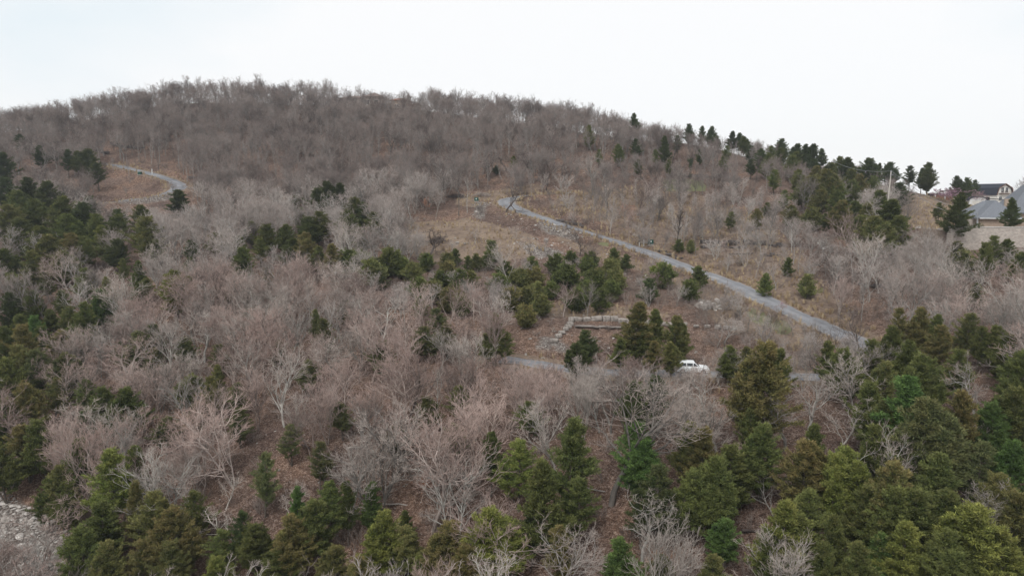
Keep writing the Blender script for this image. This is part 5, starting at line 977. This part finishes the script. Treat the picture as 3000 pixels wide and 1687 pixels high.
# ------------------------------------------------------------------ stone blocks, boulders, ledges
def block_mesh(seed, m_='stone'):
    g = np.random.RandomState(seed); bm = bmesh.new(); bmesh.ops.create_cube(bm, size=1); bmesh.ops.subdivide_edges(bm, edges=bm.edges, cuts=3, use_grid_fill=True)
    for v_ in bm.verts:
        c = np.array(v_.co); r_ = np.abs(c).max(); c = c*.78+.5*c/max(np.linalg.norm(c), .01)*.30; c += g.normal(0, .028, 3); v_.co = c
    me_ = bpy.data.meshes.new('stone_block'); bm.to_mesh(me_); bm.free(); me_.materials.append(M[m_]); return me_
BK = [block_mesh(s, m_) for s, m_ in ((1, 'stone'), (2, 'stone'), (3, 'stone'), (4, 'stone'))]
def blocks(pts, group, lab, name='stone_block', lift=.32):
    for k, (px, py, w_, h) in enumerate(pts):
        p = hit(px, py); o = obj(name, BK[(k*3+len(pts)) % 4], None, (p.x, p.y, p.z+h*lift)); sc = p.y/F; h *= random.uniform(.68, .88); o.scale = (w_*sc*random.uniform(.95, 1.15), random.uniform(.7, 1.1), h); o.rotation_euler = (random.uniform(-.14, .14), random.uniform(-.12, .12), random.uniform(-.3, .3))
        tag(o, lab(k, len(pts)), 'stone block' if name == 'stone_block' else 'boulder', group)
blocks([(1674, 943, 14, 1.25), (1695, 939, 24, .8), (1718, 939, 20, .8), (1748, 939, 27, 1.15), (1776, 938, 22, .95), (1800, 939, 22, 1.1), (1822, 944, 20, .9), (1845, 945, 22, .9), (1868, 948, 22, .9), (1890, 950, 22, .9), (1912, 950, 20, .8), (1938, 952, 22, .8), (1962, 954, 22, .8), (1985, 955, 20, .7)],
       'blocks of the long straight stone row', lambda k, n: f'{ORD[k+1]} from left of rough stone blocks in the long straight row')
blocks([(1670, 952, 18, .6), (1664, 960, 17, .6), (1657, 967, 16, .7), (1646, 977, 18, .6), (1636, 987, 17, .6), (1624, 1000, 20, .6)], 'blocks of the slanting stone row', lambda k, n: f'{ORD[k+1]} from top of pale stone blocks in the slanting row')
blocks([(2006, 952, 14, .6), (2040, 957, 16, .5), (2072, 958, 14, .5), (2104, 961, 16, .8), (2126, 963, 14, .7), (2144, 964, 13, .6)], 'small blocks right of the bronze cedars', lambda k, n: f'{ORD[k+1]} from left of small stone blocks right of the bronze cedars')
blocks([(2064, 905, 13, .9), (2082, 900, 15, .9), (2076, 890, 12, .7), (2096, 906, 14, .8), (2104, 893, 12, .8), (2052, 899, 10, .6)], 'boulders dumped below the upper road', lambda k, n: f'{("lower left","middle","upper","lower right","right","far left")[k]} boulder of the pile below the upper road', 'boulder')
blocks([(1655, 690, 12, .7), (1690, 700, 10, .6), (1600, 705, 10, .6), (1365, 715, 12, .5), (1340, 712, 10, .4)], 'boulders scattered on the tan clearing', lambda k, n: f'{ORD[k+1]} of loose boulders on the tan clearing, counted from the road', 'boulder')
def ledge(label, pts, t=.5, mt_='ledge', seed=0):
    g = np.random.RandomState(seed); P_ = [hit(*q) for q in pts]; o0 = P_[0]; V = []; Fq = []
    line = smooth_line([(q.x, q.y, q.z) for q in P_], .8)
    for i in range(0, len(line), 1):
        for lay in range(2):
            if g.uniform() < .22: continue
            w_, d_, h_ = g.uniform(.9, 2.2), g.uniform(.5, 1.2), t*g.uniform(.35, .7); c = line[i]-np.array(o0)+np.array([g.normal(0, .2), g.normal(0, .35)-lay*.3, -.05+lay*h_*.8]); b = len(V)
            for z in (0, 1):
                for x, y in ((-1, -1), (0, -1.2), (1, -1), (1, 1), (-1, 1)): V.append(c+np.array([x*w_/2*g.uniform(.75, 1), y*d_/2*g.uniform(.7, 1), z*h_]))
            Fq += [tuple(b+j for j in (4, 3, 2, 1, 0)), tuple(b+5+j for j in range(5))]+[(b+j, b+(j+1) % 5, b+(j+1) % 5+5, b+j+5) for j in range(5)]
    mb = MB(); mb.add([tuple(v_) for v_ in V], Fq); o = mb.build('rock_ledge', M[mt_], None, o0); tag(o, label, 'rock ledge')
for k, (lb, pts, t_, m_) in enumerate([('long dark rock ledge across the right slope above the upper road', [(2062, 712), (2130, 716), (2210, 716), (2285, 722)], .9, 'ledge'), ('second dark ledge just below the long one on the right slope', [(2058, 724), (2110, 726), (2175, 728)], .6, 'ledge'),
   ('dark ledge edging the top of the green patch', [(1955, 515), (2010, 518), (2070, 520), (2128, 522)], .8, 'ledge'), ('short dark ledge near the blossoming tree', [(2238, 748), (2262, 748), (2282, 746)], .5, 'ledge'), ('broken dark ledge on the far left hillside', [(330, 426), (380, 434), (420, 438)], .9, 'ledge'),
   ('dark ledge with orange earth under it at the far left', [(262, 432), (290, 446), (312, 452)], 1.3, 'ledge'), ('low dark ledge across the left middle hillside', [(820, 462), (860, 472), (890, 476)], .6, 'ledge'), ('dark cut bank along the uphill edge of the road near the utility box', [(1925, 733), (1955, 744), (1990, 758)], .5, 'ledge'),
   ('dark cut bank along the uphill edge of the road below the bend', [(1640, 648), (1672, 655), (1700, 662)], .5, 'ledge'), ('weathered bedrock ledge under the straight row of stone blocks', [(1700, 955), (1760, 958), (1820, 960), (1900, 966)], .25, 'midrock'), ('pale rock face peeping out at the upper left edge', [(0, 432), (40, 434), (90, 436), (160, 442)], 1.3, 'palestone'),
   ('low ledge in the shade of the right hand wood', [(2520, 835), (2560, 840), (2620, 838)], .5, 'ledge'), ('thin ledge under the ridge crest at centre left', [(560, 520), (600, 524), (640, 522)], .4, 'ledge')]): ledge(lb, pts, t_, m_, 80+k)
# ------------------------------------------------------------------ logs, brush piles, fallen timber
def logm(L_, r, seed, mt_='dead'):
    g = np.random.RandomState(seed); n = 6; return MB().tube([(L_*(i/(n-1)-.5), g.normal(0, .06), g.normal(0, .04)) for i in range(n)], [r*(1-.35*i/(n-1)) for i in range(n)], 8)
LG = [('topmost pale log across the log pile', 1930, 546, 4.5, .16, .5, .55), ('longest pale log at the left of the log pile', 1915, 551, 5.5, .15, .55, .1), ('thick pale log at the right of the log pile', 1938, 551, 3.6, .2, .35, .15), ('short crooked log sticking out left of the log pile', 1903, 554, 2.4, .11, .2, .1),
      ('pale log at the front of the log pile', 1926, 556, 4.0, .14, .6, .1), ('grey log at the back of the log pile', 1935, 543, 4.2, .14, .4, .2), ('thin pole lying right of the log pile', 1952, 553, 2.6, .09, -.2, .1)]
for k, (lb, px, py, L_, r_, rz, lift) in enumerate(LG):
    p = hit(px, py); o = logm(L_, r_, 90+k).build('log', M['dead'], None, (p.x, p.y, p.z+lift+.1)); o.rotation_euler = (0, -.12, rz+.3); tag(o, lb, 'log', 'pale logs of the log pile')
for k, (lb, px, py, L_, r_, rz, m_) in enumerate([('dark fallen log on bare leaf litter at the lower right', 2212, 1558, 2.6, .16, .05, 'darkwood'), ('dark fallen trunk in the lower left wood', 552, 1262, 3.5, .14, .5, 'darkwood'), ('dark fallen limb right of the lower left wood', 888, 1306, 3.0, .12, -.7, 'darkwood'),
    ('grey fallen limb beneath the central pinkish trees', 1180, 1478, 4.5, .08, .1, 'dead'), ('whitish fallen trunk on the slope at left of centre', 1060, 1310, 3.6, .12, .35, 'dead'), ('dark fallen trunk right of the hairpin road', 600, 560, 7, .18, -.5, 'darkwood'), ('pale slab-like log above the upper road', 1846, 652, 2, .2, .1, 'dead'),
    ('dark log lying on the slope below the big ledge', 2170, 745, 5, .14, -.1, 'darkwood'), ('bleached log at the edge of the pale rubble', 8, 1520, 4, .12, .1, 'dead'), ('fallen pole across the litter left of the oak', 1720, 1430, 4, .09, -.4, 'dead')]):
    p = hit(px, py); o = logm(L_, r_, 120+k).build('fallen_log', M[m_], None, (p.x, p.y, p.z+r_*.8)); o.rotation_euler = (0, random.uniform(-.08, .08), rz); tag(o, lb, 'log')
def brush_pile(label, px, py, w_, h, m_, seed):
    g = np.random.RandomState(seed); p = hit(px, py); mb = MB()
    for i in range(170):
        c = np.array([g.normal(0, w_*.24), g.normal(0, .8), 0]); c[2] = abs(g.normal(0, .4))*h*max(.15, 1-abs(c[0])/(w_*.6)); d = unit(np.array([g.normal(0, 1), g.normal(0, .7), g.normal(0, .28)]))*g.uniform(.5, 1.5)
        mb.tube([c-d, c+g.normal(0, .08, 3), c+d], [.035, .03, .012], 4, False)
    o = mb.build('brush_pile', M[m_], None, p); tag(o, label, 'brush pile')
brush_pile('heap of tangled brown branches beside the road bend', 1412, 574, 4.6, 1.5, 'brushtwig', 1); brush_pile('long low grey brush pile under the tall trunks', 1338, 578, 5.6, 1.2, 'darkwood', 2); brush_pile('grey brush heap at the left of the tan clearing', 1282, 708, 4.2, 1.3, 'brushtwig', 3); brush_pile('dark slash pile at the uphill edge of the green patch', 2110, 512, 5, 1.0, 'darkwood', 4)
finish_labels()
# ------------------------------------------------------------------ thin overcast air
zlo = float(ZZ.min())-1.5; m = bpy.data.materials.new('air'); m.use_nodes = True; t = m.node_tree; t.nodes.clear()
o_ = t.nodes.new('ShaderNodeOutputMaterial'); pv = t.nodes.new('ShaderNodeVolumePrincipled'); pv.inputs['Color'].default_value = (.88, .93, 1, 1); pv.inputs['Density'].default_value = HAZE; pv.inputs['Anisotropy'].default_value = .2
t.links.new(pv.outputs[0], o_.inputs['Volume']); M['air'] = m
tag(MB().box(float(GX[0])-3, float(GX[-1])+3, float(GY[0])-3, float(GY[-1])+3, zlo, 132).build('haze', M['air']), kind='stuff')
